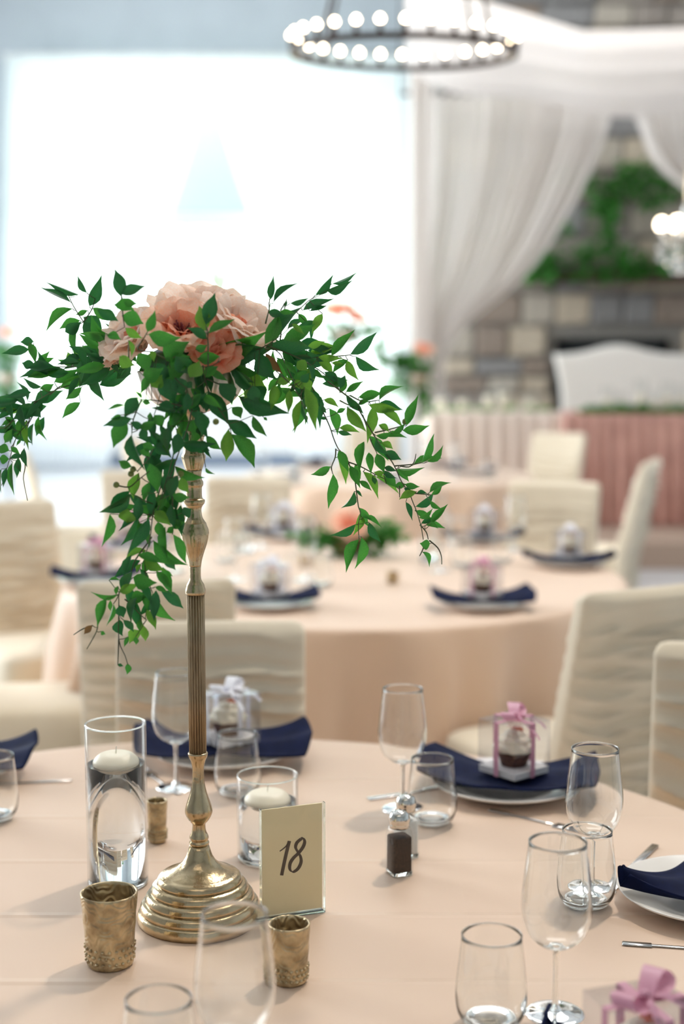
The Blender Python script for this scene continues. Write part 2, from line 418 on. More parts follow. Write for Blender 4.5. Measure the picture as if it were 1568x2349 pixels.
for (px, Yt, h, rr, lab) in ((500, 31, 5.4, 2.2, 'leafy green tree seen outside through the gap between the curtains'), (-40, 33, 5.2, 2.4, 'leafy tree outside beyond the left end of the window'), (700, 37, 6.2, 2.6, 'tree outside hidden behind the right sheer curtain')):
    x = P(px, 700, Yt).x
    t = root('tree', (x, Yt, -.04), lab, 'tree')
    obj('trunk', *tube([(0, 0, 0), (.05, 0, h * .3), (0, .1, h * .62)], .16, 8, lambda q: 1 - .5 * q), M['bark'], t)
    pts = blob((0, 0, h * .62), rr, rr, h * .36, 900, rnd)
    o = obj('crown', *scatter(pts, .30, 5, .05), M['hazy_leaf'], t); o['kind'] = 'stuff'

# ---- sheer window curtains (hung from a rod, pulled apart)
def curtain(name, left_pts, right_pts, Y, m, folds, amp, nu=160, nv=50, parent=None, depth2=0):
    """left/right edges as lists of pixels top to bottom, at distance Y"""
    A = [P(x, y, Y) for x, y in left_pts]; B = [P(x, y, Y) for x, y in right_pts]
    A = smooth_prof([tuple(a) for a in A], 5); B = smooth_prof([tuple(b) for b in B], 5)
    def fn(u, v):
        a = interp(A, v); b = interp(B, v); p = a.lerp(b, u)
        wd = (b - a).length
        k = math.sin(u * folds * 2 * math.pi + 1.3 * math.sin(u * 9) + .4 * math.sin(v * 3)) + .35 * math.sin(u * folds * 4.7 + 2)
        p.y += amp * k * (.4 + .6 * min(1, wd)) + depth2 * v
        p.x += .012 * math.sin(u * folds * 12.5 + v * 5)
        return p
    return obj(name, *grid(fn, nu, nv), m, parent)
YC = 18.3
rod_z = P(500, 126, YC).z
t = root('curtain_rod', P(480, 126, YC), 'thin pale curtain rod across the top of the far window', 'curtain rod')
xa, xb = P(10, 126, YC).x - t.location.x, P(936, 126, YC).x - t.location.x
obj('rod', *tube([(xa, 0, 0), (xb, 0, 0)], .025, 8), M['white'], t)
for x in (xa, 0, xb): obj('bracket', *box(x - .02, x + .02, 0, YW - YC, -.02, .02), M['white'], t, smooth=False)
floor_y = 1068
c1 = curtain('sheer_curtain', [(12, 128), (12, 400), (12, 700), (14, floor_y)], [(482, 128), (448, 300), (402, 450), (352, 600), (300, 760), (262, 880), (250, floor_y)], YC, M['sheer'], 17, .045)
tag(c1, 'white sheer curtain on the left half of the bright window', 'curtain')
c2 = curtain('sheer_curtain', [(478, 128), (512, 300), (558, 450), (600, 560), (645, 700), (680, 860), (690, floor_y)], [(938, 128), (940, 400), (940, 700), (938, floor_y)], YC, M['sheer'], 17, .045)
tag(c2, 'white sheer curtain on the right half of the bright window, beside the draped column', 'curtain')

# ---- stage
YS = 10.0
struct(obj('stage_platform', *merge(box(P(955, 1290, YS).x, XR, YS, 15.0, 0, .19)), M['stage'], smooth=False))
# ---- chimney breast with stones
YF = 13.5
sx0 = P(1015, 800, YF).x
sx1 = 4.6
fx0, fx1 = P(1272, 850, YF).x, P(1530, 850, YF).x
fz1 = P(1400, 776, YF).z
w = struct(obj('wall_chimney', *merge(box(sx0, fx0, YF, 15.0, .19, fz1), box(fx1, sx1, YF, 15.0, .19, fz1), box(sx0, sx1, YF, 15.0, fz1, ZC), box(fx0, fx1, YF + .7, 15.0, .19, fz1)), M['mortar'], smooth=False))
def stone_mesh(seed):
    rnd = random.Random(seed)
    bm = bmesh.new(); V, Fc = box(-.5, .5, -.5, .5, -.5, .5); vs = [bm.verts.new(v) for v in V]
    for f in Fc: bm.faces.new([vs[i] for i in f])
    for v in vs: v.co.x += rnd.uniform(-.05, .03) * (1 if v.co.x > 0 else -1); v.co.z += rnd.uniform(-.08, .03) * (1 if v.co.z > 0 else -1)
    bmesh.ops.bevel(bm, geom=bm.edges[:], offset=.07, segments=1, affect='EDGES')
    out = [v.co.copy() for v in bm.verts]; bm.verts.ensure_lookup_table(); fs = [tuple(v.index for v in f.verts) for f in bm.faces]; bm.free(); return out, fs
smesh = [[mesh_data('stone', *stone_mesh(i), M['stone%d' % k], False) for i in range(3)] for k in range(5)]
rnd = random.Random(11); z = .2; cnt = 0
while z < 6.2 and cnt < 296:
    h = rnd.choice((.17, .21, .26, .30)); x = sx0 + rnd.uniform(-.0, .02)
    while x < 3.62:
        wd = rnd.uniform(.24, .58)
        if x + wd > 3.7: wd = 3.7 - x
        zz = z + h / 2
        if not (zz < fz1 + .02 and x + wd > fx0 and x < fx1) and wd > .08 and (zz > .5 or True):
            o = bpy.data.objects.new('stone', smesh[rnd.randrange(5)][rnd.randrange(3)]); link(o, w)
            d = rnd.uniform(.05, .10); o.location = (x + wd / 2, YF - .01, zz); o.scale = (wd - .02, d * 2, h - .02); cnt += 1
        x += wd
    z += h
t = struct(obj('trim_firebox', *merge(box(fx0 + .01, fx0 + .09, YF - .07, YF + .1, .19, fz1 - .01), box(fx1 - .09, fx1 - .01, YF - .07, YF + .1, .19, fz1 - .01), box(fx0 + .01, fx1 - .01, YF - .07, YF + .1, fz1 - .09, fz1 - .01), box(fx0 + .02, fx1 - .02, YF + .55, YF + .69, .2, fz1 - .02)), M['black'], smooth=False))
mz = P(1400, 632, YF - .2).z
o = obj('mantel_shelf', *rbox(P(1205, 632, YF - .2).x, 3.75, YF - .36, YF - .1, mz - .07, mz + .06, .01, 2), M['mantel'], smooth=False)
tag(o, 'dark wooden mantel shelf on the stone chimney under the greenery', 'mantel')
# greenery on mantel and on stones
rnd = random.Random(5)
pts = []
for i in range(60):
    x = rnd.uniform(1215, 1560); dz = rnd.uniform(0, 40) * (1 if rnd.random() < .6 else -.9) - 12
    p = P(x, 632 + dz - 18, YF - .42); pts += blob(p, .07, .05, .06, 7, rnd)
g = obj('mantel_garland', *scatter(pts, .10, 2, .02), M['leaf'])
tag(g, 'leafy green garland trailing along the dark wooden mantel shelf', 'garland', kind='stuff')
pts = []
for (cx, cyy, r1, n) in ((1300, 398, 30, 60), (1350, 420, 34, 90), (1400, 440, 34, 110), (1450, 420, 40, 130), (1490, 395, 36, 110), (1530, 425, 26, 70), (1380, 470, 26, 70), (1390, 520, 28, 70), (1405, 560, 26, 60), (1440, 385, 24, 50), (1400, 490, 22, 60), (1290, 525, 18, 30), (1262, 590, 26, 40), (1500, 450, 30, 60)):
    p = P(cx, cyy, YF - .30); rr = r1 * PX(p); pts += blob(p, rr, .05, rr, n // 2, rnd)
g = obj('wall_greenery', *scatter(pts, .11, 3, .02), M['leaf'])
tag(g, 'spray of green foliage fixed on the stone chimney above the mantel', 'foliage', kind='stuff')

# ---- canopy drapes
YD = 12.2
col = curtain('column_drape', [(940, -40), (940, 300), (940, 700), (938, 1200)], [(992, -40), (990, 300), (986, 700), (990, 1200)], YD - .1, M['drape'], 5, .05, 60, 30)
tag(col, 'narrow blush-white draped column between the window and the tied drapes', 'drape')
d1 = curtain('tied_drape', [(986, 215), (984, 350), (978, 520), (964, 680), (955, 770), (953, 900), (945, 1180)],
             [(1412, 215), (1388, 320), (1310, 480), (1205, 630), (1050, 768), (1010, 900), (1012, 1180)], YD, M['drape'], 15, .05, 200, 70)
tag(d1, 'sheer white drape gathered to the left beside the stone chimney', 'drape')
d2 = curtain('tied_drape', [(1436, 215), (1462, 290), (1500, 370), (1580, 440), (1640, 480), (1660, 620)],
             [(1800, 215), (1790, 290), (1770, 370), (1740, 440), (1700, 480), (1700, 620)], YD, M['drape'], 10, .05, 120, 40)
tag(d2, 'sheer white drape pulled to the right above the crystal chandelier', 'drape')
def swag_fn(u, v):
    x = 930 + u * 900
    topy = -30 + 90 * min(1, u * 2.2) + 10 * u; boty = 150 + 115 * (1 - math.exp(-u * 5)) + 14 * math.sin(u * 14) * (1 - u)
    Y = 8.6 + (YD - .15 - 8.6) * v ** .8
    yy = topy + (boty - topy) * v
    p = P(x, yy, Y); p.z += .05 * math.sin(v * 22 + u * 4) * math.sin(math.pi * v) + .02 * math.sin(v * 50 + u * 9); return p
sw = obj('canopy_swag', *grid(swag_fn, 60, 70), M['swag']); tag(sw, 'white chiffon canopy swag draped under the ceiling above the tied drapes', 'drape')
def swag2_fn(u, v):
    x = 905 + u * 80 + 30 * v; yy = -40 + 230 * v
    p = P(x + 60 * u * v, yy, 9.4 + 2.6 * v); p.z += .03 * math.sin(u * 12); return p
t = root('drape_rail', P(1000, 215, YD), 'dark iron rail carrying the tied drapes, mostly hidden by the canopy', 'curtain rod')
obj('rail', *tube([(-.3, 0, 0), (3.9, 0, 0)], .02, 8), M['iron'], t)
for x in (-.3, 1.8, 3.9): obj('hanger', *tube([(x, 0, 0), (x, 0, ZC - t.location.z)], .006, 6), M['iron'], t)

# ---- ring chandelier
cc = P(925, 121, 6.0); Rg = 258 * PX(cc)
ch = root('ring_chandelier', cc, 'dark iron ring chandelier with glowing round bulbs hanging near the ceiling', 'chandelier')
ch.rotation_euler = (R(3.2), R(.6), 0)
V, Fc = lathe([(Rg - .008, -.014), (Rg + .008, -.014), (Rg + .008, .010), (Rg - .008, .010)], 96, close=True)
obj('ring', V, Fc, M['iron'], ch)
bm_ = mesh_data('bulb', *merge(xf(ico(.0105, 2), (0, 0, .064)), lathe([(.008, .045), (.010, .052), (.016, .060)], 12)), M['bulb'])
sm_ = mesh_data('socket', *lathe([(0, .008), (.009, .008), (.010, .044), (.007, .047), (0, .047)], 12), M['iron'])
for k in range(30):
    a = 2 * math.pi * (k + .37) / 30
    so = bpy.data.objects.new('socket', sm_); link(so, ch); so.location = (Rg * math.cos(a), Rg * math.sin(a), 0)
    b = bpy.data.objects.new('bulb', bm_); link(b, so)
for k in range(4):
    a = math.pi / 4 + k * math.pi / 2
    obj('suspension_rod', *tube([(Rg * math.cos(a), Rg * math.sin(a), .02), (0, 0, 1.55)], .007, 6), M['iron'], ch)
obj('chain', *tube([(0, 0, 1.55), (0, 0, ZC - cc.z)], .012, 6), M['iron'], ch)
obj('ceiling_canopy', *lathe([(0, ZC - cc.z - .03), (.08, ZC - cc.z - .03), (.09, ZC - cc.z), (0, ZC - cc.z)], 24), M['iron'], ch)

# ---- crystal chandelier at right edge
cc = P(1572, 600, 9.0)
ck = root('crystal_chandelier', cc, 'small crystal chandelier with candle bulbs at the right edge of the picture', 'chandelier')
cpx = PX(cc)
obj('stem', *tube([(0, 0, 0), (0, 0, ZC - cc.z)], .008, 6), M['chrome'], ck)
obj('crown', *lathe(smooth_prof([(.0, .12), (.05, .14), (.08, .18), (.03, .24), (.02, .34), (0, .36)]), 20), M['chrome'], ck)
dm = mesh_data('crystal_drop', *ico(.026, 1), M['glass'], False)
for k in range(8):
    a = 2 * math.pi * k / 8 + .2; rr = .165
    c_, s_ = math.cos(a), math.sin(a)
    ar = obj('arm', *tube([(0, 0, .16), (rr * .5 * c_, rr * .5 * s_, .10), (rr * c_, rr * s_, .17)], .006, 6), M['chrome'], ck)
    obj('candle_tube', *lathe([(0, .17), (.012, .17), (.012, .20), (0, .20)], 10), M['board'], ar, loc=(rr * c_, rr * s_, 0))
    obj('bulb', *xf(ico(.033, 2), (rr * c_, rr * s_, .232), None, None), M['bulb_small'], ar)
    for j, (f, zz) in enumerate(((1.0, .09), (1.0, .03), (.7, .0), (.45, -.05))):
        d = bpy.data.objects.new('crystal_drop', dm); link(d, ar); d.location = (rr * f * c_, rr * f * s_, zz)

# ================================================================== FURNITURE
def ruche(x, t, seed):
    a = 10.5 * t + .55 * math.sin(x * 5 + seed) + .25 * math.sin(x * 11 + t * 7 + seed * 2) + .5 * noise.noise(Vector((x * 2.2, t * 3, seed)))
    s = math.sin(a * 2 * math.pi); k = (1 - abs(s)) ** 1.9
    return .036 * k * (.6 + .8 * abs(noise.noise(Vector((x * 4, t * 9, seed))))) + .016 * noise.noise(Vector((x * 3, t * 14, seed + 4)))
def rr_ring(wd, dp, rad, n):
    """rounded rectangle ring points"""
    out = []
    for k in range(n):
        t = 2 * math.pi * k / n; c, s = math.cos(t), math.sin(t); e = .32
        out.append((wd / 2 * math.copysign(abs(c) ** e, c), dp / 2 * math.copysign(abs(s) ** e, s)))
    return out
CW, CH = .39, .965
def chair_meshes(seed):
    n, rows = 64, 130
    V, Fc = [], []
    for j in range(rows):
        t = j / (rows - 1); z = .005 + (CH - .03) * t
        k = 1 + .04 * t; wd = CW * k; dp = .055 + .02 * (1 - t)
        off = -.20 - .14 * max(0, (z - .42)) / .55
        for (x, y) in rr_ring(wd, dp, .02, n):
            e = ruche(x + (.6 if y > 0 else 0), t, seed) if z > .3 or y < 0 else 0
            ee = e * (1 if t < .93 else .3) * (1 - .85 * min(1, abs(x) / (wd / 2)) ** 5)
            nx = 1 if abs(x) > wd * .49 else 0
            y2 = y + (ee if y > 0 else -ee); x2 = x + math.copysign(ee * .18 * nx, x)
            V.append((x2, y2 + off + .03 * (x2 / wd * 2) ** 2 * .5, z))
    o = (rows - 1) * n
    for j in range(rows - 1):
        for k in range(n): k2 = (k + 1) % n; Fc.append((j * n + k, j * n + k2, (j + 1) * n + k2, (j + 1) * n + k))
    # rounded top
    base = len(V); off = V[o][1]
    for q, (sc, dz) in enumerate(((.985, .014), (.95, .024), (.86, .029))):
        for k in range(n):
            x, y, z = V[o + k]; cyv = -.20 - .14 * (CH - .03 - .42) / .55
            V.append((x * sc, cyv + (y - cyv) * (1 - .3 * (q + 1)), CH - .03 + dz + .0))
    prev = o
    for q in range(3):
        cur = base + q * n
        for k in range(n): k2 = (k + 1) % n; Fc.append((prev + k, prev + k2, cur + k2, cur + k))
        prev = cur
    Fc.append(tuple(prev + k for k in range(n)))
    back = (V, Fc)
    V, Fc = [], []; n = 64
    prof = [(1.03, .005), (1.01, .12), (1.0, .25), (1.0, .36), (1.015, .41), (1.0, .445), (.95, .465), (.8, .478), (.5, .484), (.2, .485)]
    prof = smooth_prof(prof, 3)
    for j, (sc, z) in enumerate(prof):
        for k, (x, y) in enumerate(rr_ring(CW * 1.04 * sc, .50 * sc, .03, n)):
            wv = .006 * math.sin(k * 1.1 + seed) * max(0, (.40 - z)) / .4
            V.append((x * (1 + wv), y * (1 + wv) + .075, z))
    for j in range(len(prof) - 1):
        for k in range(n): k2 = (k + 1) % n; Fc.append((j * n + k, j * n + k2, (j + 1) * n + k2, (j + 1) * n + k))
    Fc.append(tuple((len(prof) - 1) * n + k for k in range(n)))
    return back, (V, Fc)
CHM = []
for s in range(3):
    b, se = chair_meshes(s * 3.7 + 1); CHM.append((mesh_data('back_cover', *b, M['chair']), mesh_data('seat_cover', *se, M['chair'])))
def chair(x, y, rz, label, var=0, group='cream covered banquet chairs', dz=0):
    t = root('banquet_chair', (x, y, dz), label, 'chair', group, rz)
    for nm, me in zip(('back_cover', 'seat_cover'), CHM[var]):
        link(bpy.data.objects.new(nm, me), t)
    return t
def face(x, y, tx, ty): return math.atan2(ty - y, tx - x) - math.pi / 2

T1 = Vector((-.20, 1.97, 0)); R1 = .915
T2 = Vector((.01, 5.02, 0)); R2 = .98
T3 = Vector((.30, 9.15, 0)); R3 = .92

def round_table(c, r, label_t, label_c, seed, cloth_m, nf=9):
    t = root('round_table', (c.x, c.y, 0), label_t, 'table', 'round banquet tables')
    obj('tabletop', *lathe([(0, .715), (r - .01, .715), (r - .005, .73), (r - .01, .742), (0, .742)], 64), M['wood'], t)
    for k in range(4):
        a = k * math.pi / 2 + .5
        obj('leg', *tube([(r * .55 * math.cos(a), r * .55 * math.sin(a), 0), (r * .5 * math.cos(a), r * .5 * math.sin(a), .716)], .018, 8), M['iron'], t)
    V, Fc = [], []; n = 220
    rs = [0, .15, .3, .45, .6, .75, .88, .96]; rows = []
    V.append((0, 0, .750)); rows.append(None)
    rnd = random.Random(seed); ph = [rnd.uniform(0, 6.28) for _ in range(6)]
    prof = [(q * r, .750) for q in rs[1:]] + [(r * .99, .750), (r + .004, .747), (r + .011, .738), (r + .014, .72)] + [(r + .016 + .02 * i / 14, .70 - .69 * i / 14) for i in range(15)]
    def fold(a):
        return 1.1 - 2.2 * abs(math.sin(.5 * (nf * a + ph[0] + 1.6 * math.sin(2 * a + ph[1])))) ** .8 + .5 * math.sin((nf * 1.9 // 1) * a + ph[2] + .6 * math.sin(3 * a + ph[3]))
    for (rr, z) in prof:
        d = max(0, (.73 - z) / .73)
        row = []
        for k in range(n):
            a = 2 * math.pi * k / n
            f = fold(a + .05 * d)
            q = rr + (d ** .55) * (.03 + .08 * f) * 1.0 + d * .03
            row.append((q * math.cos(a), q * math.sin(a), z))
        V += row
    Fc += [(0, 1 + k, 1 + (k + 1) % n) for k in range(n)]
    for j in range(len(prof) - 1):
        a = 1 + j * n; b = a + n
        for k in range(n): k2 = (k + 1) % n; Fc.append((a + k, b + k, b + k2, a + k2))
    o = obj('tablecloth', V, Fc, cloth_m); o.location = (c.x, c.y, 0)
    tag(o, label_c, 'tablecloth', 'floor-length blush tablecloths')
round_table(T1, R1, 'round table in the foreground under the gold flower stand', 'blush tablecloth in the foreground with pressed fold creases', 1, M['peach'])
round_table(T2, R2, 'round table in the middle under a draped blush cloth', 'blush tablecloth on the middle table with long draped folds', 5, M['peach'], 14)
round_table(T3, R3, 'far round table in front of the bright window', 'blush tablecloth on the far round table before the window', 9, M['peach'])

# chairs: (pixel x of back top centre, Y, facing target)
def chair_px(px, Y, rz, label, var=0):
    x = P(px, 1200, Y).x; return chair(x, Y, rz, label, var)
g1 = 'cream covered banquet chairs'
# A at far side of foreground table, back toward far side, facing camera
A = chair(P(500, 1500, 3.05).x, 3.05 - .33, math.pi + .04, 'cream ruched chair behind the foreground table, directly behind the gold stem', 0)
chair(P(330, 1400, 3.65).x, 3.65 + .28, .12, 'cream ruched chair at the middle table, partly hidden behind the chair at the gold stem', 1)
chair(.60, 3.78, .50, 'large cream ruched chair at the right, turned toward the middle table with its seat showing', 2)
chair(P(1715, 1500, 2.8).x - .08, 2.47, math.pi - .30, 'cream ruched chair at the lower right edge of the picture beside the foreground table', 0)
chair(P(75, 1200, 5.3).x, 5.25, -R(150), 'tall cream chair at the left edge facing the middle table', 1)
chair(P(10, 1600, 4.3).x - .03, 4.35, -R(80), 'cream chair cut off at the left edge, only its seat and skirt showing', 2)
chair(P(190, 1100, 8.8).x, 8.6, -R(72), 'narrow side-on white chair in the bright gap at left', 0)
chair(P(325, 1100, 7.3).x, 7.3, R(8), 'cream chair back left of the stem, seen above the left vine', 1)
chair(P(560, 1150, 6.55).x, 6.30, math.pi - .05, 'cream chair on the far side of the middle table, just right of the gold stem', 2)
chair(P(1222, 1150, 6.25).x, 6.05, math.pi - .35, 'cream chair on the far side of the middle table at right of its centrepiece', 0)
chair(P(1252, 1050, 9.5).x, 9.85, math.pi - .6, 'pale chair by the far round table, before the stage edge', 1)
chair(P(1345, 1100, 7.9).x, 7.75, R(68), 'side-on pale chair with a bright edge in front of the stage', 2)
chair(P(860, 1100, 10.5).x, 10.65, math.pi, 'pale chair on the window side of the far round table', 0)
chair(P(400, 1060, 9.2).x, 9.5, -R(95), 'pale chair at the left of the far round table', 1)

# ---- place-setting prototypes
def plate_proto(loc, label, rz=0):
    t = root('dinner_plate', loc, label, 'plate', None, rz)
    pr = smooth_prof([(0, .004), (.05, .004), (.078, .006), (.10, .013), (.125, .021), (.135, .024)], 3)
    prof = pr + [(.1365, .0235)] + [(.134, .0205), (.122, .0155), (.098, .007), (.075, 0), (0, 0)]
    obj('plate_body', *lathe(prof, 72), M['porcelain'], t); return t
PLM = None
def plate(loc, label, group='white dinner plates'):
    global PLM
    if PLM is None:
        PLM = plate_proto(loc, label); PLM['group'] = group; return PLM
    return place(PLM, True, loc, 0, label, group)
def napkin_vf(L=.33, wmid=.045, wend=.10, lift=.035, seed=0):
    rnd = random.Random(seed); p1 = rnd.uniform(0, 6)
    def fn(u, v):
        s = u * 2 - 1; q = v * 2 - 1; a = abs(s)
        hw = wmid + (wend - wmid) * a ** 1.1 + .006 * math.sin(s * 5 + p1)
        x = s * L / 2 * (1 - .10 * q * q * a); y = q * hw + .01 * math.sin(s * 4 + p1)
        pl = .006 * math.cos(q * 5.0 + s * 1.2 + p1) * (.35 + .65 * a)
        z = .020 + lift * a ** 2.2 * (1 + .35 * math.sin(q * 2 + p1)) + pl + .008 * (1 - a)
        return Vector((x, y, z))
    return sheet(fn, 37, 25, .0035)
NAPM = [mesh_data('napkin', *napkin_vf(L=.30, wmid=.075, wend=.085, lift=.028, seed=0), M['navy']), mesh_data('napkin', *napkin_vf(L=.31, wmid=.06, wend=.09, lift=.03, seed=1), M['navy']), mesh_data('napkin', *napkin_vf(L=.33, wmid=.115, wend=.008, lift=.03, seed=2), M['navy'])]
def napkin(loc, rz, label, var=0, sc=1.0, group='navy fabric napkins'):
    o = bpy.data.objects.new('folded_napkin', NAPM[var % 3]); link(o); o.location = loc; o.rotation_euler = (0, 0, rz); o.scale = (sc, sc, 1)
    return tag(o, label, 'napkin', group)

def bow_vf():
    parts = []
    for s in (-1, 1):
        pts = [(0, 0, .004), (s * .018, .004, .014), (s * .036, .006, .018), (s * .042, 0, .010), (s * .030, -.004, .004), (s * .012, -.003, .003), (0, 0, .004)]
        pts = smooth_prof(pts, 4)
        def fn(u, v, pts=pts): p = interp(pts, u); return Vector((p[0], p[1] + (v - .5) * (.014 * (1 + .6 * math.sin(u * math.pi))), p[2]))
        parts.append(grid(fn, 24, 3))
        tl = smooth_prof([(0, 0, .003), (s * .015, -.014, .004), (s * .028, -.03, -.006), (s * .036, -.045, -.022)], 4)
        def fn2(u, v, tl=tl): p = interp(tl, u); return Vector((p[0] + (v - .5) * .012, p[1], p[2] + .002 * math.sin(u * 9)))
        parts.append(grid(fn2, 12, 3))
    parts.append(xf(ico(.006, 1), (0, 0, .006)))
    return merge(*parts)
def favour_proto(rib, loc, rz, label):
    s = .046; h = .098
    t = root('cupcake_box', loc, label, 'cupcake box', None, rz)
    obj('box_shell', *merge(box(-s, s, -s, -s + .0006, 0, h), box(-s, s, s - .0006, s, 0, h), box(-s, -s + .0006, -s, s, 0, h), box(s - .0006, s, -s, s, 0, h), box(-s, s, -s, s, h - .0006, h)), M['acetate'], t, smooth=False)
    obj('base_board', *box(-s + .002, s - .002, -s + .002, s - .002, .001, .013), M['board'], t, smooth=False)
    def fl(a, r, z): return 1 + .05 * (1 if int(a * 24 / math.pi) % 2 else 0)
    cu = obj('cupcake', *lathe([(0, .0135), (.022, .0135), (.031, .043), (.0, .043)], 48, fl), M['cake'], t)
    pr = [(0, .040), (.033, .041), (.037, .048), (.033, .054), (.030, .056), (.029, .062), (.024, .066), (.019, .068), (.017, .073), (.010, .078), (0, .080)]
    obj('icing', *lathe(smooth_prof(pr, 3), 48, lambda a, r, z: 1 + .06 * math.sin(9 * a + z * 260)), M['icing'], cu)
    obj('sugar_flower', *merge(*[xf(ico(.006, 1), (.008 + .007 * math.cos(k * 1.26), .007 * math.sin(k * 1.26), .078), None, (1, 1, .6)) for k in range(5)]), M['orange'], cu)
    w_ = .0052; e = .0008
    rb = obj('ribbon', *merge(box(-w_, w_, -s - e, -s, 0, h + e), box(-w_, w_, s, s + e, 0, h + e), box(-s - e, -s, -w_, w_, 0, h + e), box(s, s + e, -w_, w_, 0, h + e), box(-s, s, -w_, w_, h, h + e), box(-w_, w_, -s, s, h, h + e)), rib, t, smooth=False)
    bw = obj('bow', *bow_vf(), rib, rb, loc=(0, 0, h), rot=(0, 0, .6)); bw.scale = (1.15, 1.15, 1.15)
    return t
FAV = {}
def favour(kind, loc, rz, label):
    g = 'boxed cupcakes tied with ribbon'
    if kind not in FAV:
        FAV[kind] = favour_proto(M['pink'] if kind == 'pink' else M['white_ribbon'], loc, rz, label); FAV[kind]['group'] = g; return FAV[kind]
    return place(FAV[kind], True, loc, rz, label, g)

def wine_proto(loc, label):
    t = root('wine_glass', loc, label, 'wine glass')
    out = smooth_prof([(.0345, .215), (.0375, .19), (.041, .16), (.0425, .138), (.0405, .118), (.033, .099), (.020, .088), (.009, .0835), (.0045, .080)], 4)
    inn = [(max(r - .0011, 0), z) for r, z in out if z > .0885]
    rim = [(.0340, .2157)]
    prof = [(.0045, .080)] + out[::-1][1:] + rim + inn + [(.012, .0885), (0, .087)]
    obj('glass_bowl', *lathe(prof, 64), M['tg'], t)
    obj('glass_rim', *lathe([(.0334, .2148), (.0344, .2143), (.0350, .2150), (.0350, .2160), (.0342, .2166), (.0334, .2160)], 64, close=True), M['glass'], t)
    obj('glass_stem', *lathe(smooth_prof([(.0, .0868), (.009, .0845), (.0048, .079), (.0034, .07), (.0032, .04), (.0040, .014), (.008, .006), (.0, .005)], 4), 20), M['glass'], t)
    obj('glass_foot', *lathe(smooth_prof([(0, .0058), (.010, .0046), (.022, .0026), (.033, .0018), (.0345, .001), (.033, 0), (0, .0)], 3), 56), M['glass'], t)
    return t
WG = None
def wine(loc, label, group='stemmed wine glasses'):
    global WG
    if WG is None: WG = wine_proto(loc, label); WG['group'] = group; return WG
    return place(WG, True, loc, 0, label, group)
def tumbler_proto(loc, label):
    t = root('stemless_glass', loc, label, 'glass')
    out = smooth_prof([(.0355, .112), (.0385, .085), (.0415, .055), (.0425, .036), (.040, .018), (.033, .006), (.026, .001), (.0, 0)], 4)
    inn = smooth_prof([(.0345, .112), (.0374, .085), (.0402, .055), (.0410, .038), (.038, .020), (.030, .010), (.018, .0075), (0, .007)], 4)
    obj('glass_wall', *lathe(out[::-1] + [(.0350, .1126)] + inn, 64), M['tg'], t)
    obj('glass_rim', *lathe([(.0344, .1118), (.0354, .1113), (.0360, .1120), (.0360, .1130), (.0352, .1136), (.0344, .1130)], 64, close=True), M['glass'], t)
    obj('glass_base', *lathe(smooth_prof([(0, .0068), (.018, .0073), (.029, .0095), (.031, .007), (.025, .0016), (0, .0006)], 3), 48), M['glass'], t)
    return t
TB = None
def tumbler(loc, label, group='stemless glasses'):
    global TB
    if TB is None: TB = tumbler_proto(loc, label); TB['group'] = group; return TB
    return place(TB, True, loc, 0, label, group)

TZ = .7505
def PT(x, y): p = PH(x, y, TZ); return Vector((p.x, p.y, TZ))

# foreground wine glasses (pixel of the foot centre)
wine(PT(922, 1856), 'wine glass standing behind the pepper and salt shakers')
wine(PT(1358, 2040), 'wine glass at right in front of the cupcake plate, behind the stemless glass')
wine(PT(1272, 2325), 'large near wine glass at the lower right, left of the navy napkin plate')
wine(PT(404, 1806), 'wine glass partly hidden behind the gold fluted stem')
wine(PT(541, 2545), 'blurred wine glass closest to the camera before the flower stand base')
tumbler(PT(990, 1888), 'stemless glass beside the plate with the pink-ribboned box')
tumbler(PT(1343, 2076), 'stemless glass between the two right-hand wine glasses')
tumbler(PT(1125, 2352), 'blurred stemless glass at the bottom, left of the large near wine glass')
tumbler(PT(545, 1822), 'stemless glass just right of the gold stem before the white-ribboned box')
tumbler(PT(-14, 1880), 'stemless glass cut off by the left edge of the picture')
tumbler(PT(367, 2520), 'blurred stemless glass rim at the bottom edge, left of the closest wine glass')

# plates
def setting(px, py, nrz, kind, brz, boff, names, var=0, sc=1.0, Z=TZ):
    p = PH(px, py, Z); p = Vector((p.x, p.y, Z))
    plate(p, names[0])
    if names[1]: napkin(p + Vector((0, 0, .004)), nrz, names[1], var, sc)
    if kind: favour(kind, p + Vector((boff[0], boff[1], .038)), brz, names[2])
    return p
setting(1161, 1815, R(-14), 'pink', R(40), (.012, -.005), ('white plate at right holding the pink-ribboned cupcake box', 'navy napkin under the pink-ribboned cupcake box at right', 'clear cupcake box with pink bow on the right-hand plate'), 0, 1.12)
setting(512, 1742, R(3), 'white', R(35), (.01, .0), ('white plate behind the gold stem on the foreground table', 'navy napkin spread on the plate behind the gold stem', 'clear cupcake box with white bow behind the gold stem'), 1, 1.12)
p3 = setting(1632, 2072, R(12), None, 0, (0, 0), ('white plate cut off by the right edge with a navy napkin', 'navy napkin on the plate at the right edge', ''), 2, .86)
p4 = setting(1480, 2610, R(20), 'pink', R(20), (.0, .02), ('white plate at the bottom right corner', 'navy napkin at the bottom right corner', 'cupcake box with pink bow at the bottom right corner'), 2, 1.15)
setting(-112, 1775, R(5), None, 0, (0, 0), ('white plate at the left edge beyond the tall vase', 'navy napkin at the left edge of the foreground table', ''), 1, 1.05)

_tip = PH(1243, 2326, .80); _c4 = PT(1480, 2610)
_n4 = [o for o in S.objects if o.get('label') == 'navy napkin at the bottom right corner'][0]
_n4.rotation_euler.z = math.atan2(_tip.y - _c4.y, _tip.x - _c4.x); _n4.scale.x = math.hypot(_tip.x - _c4.x, _tip.y - _c4.y) / .165
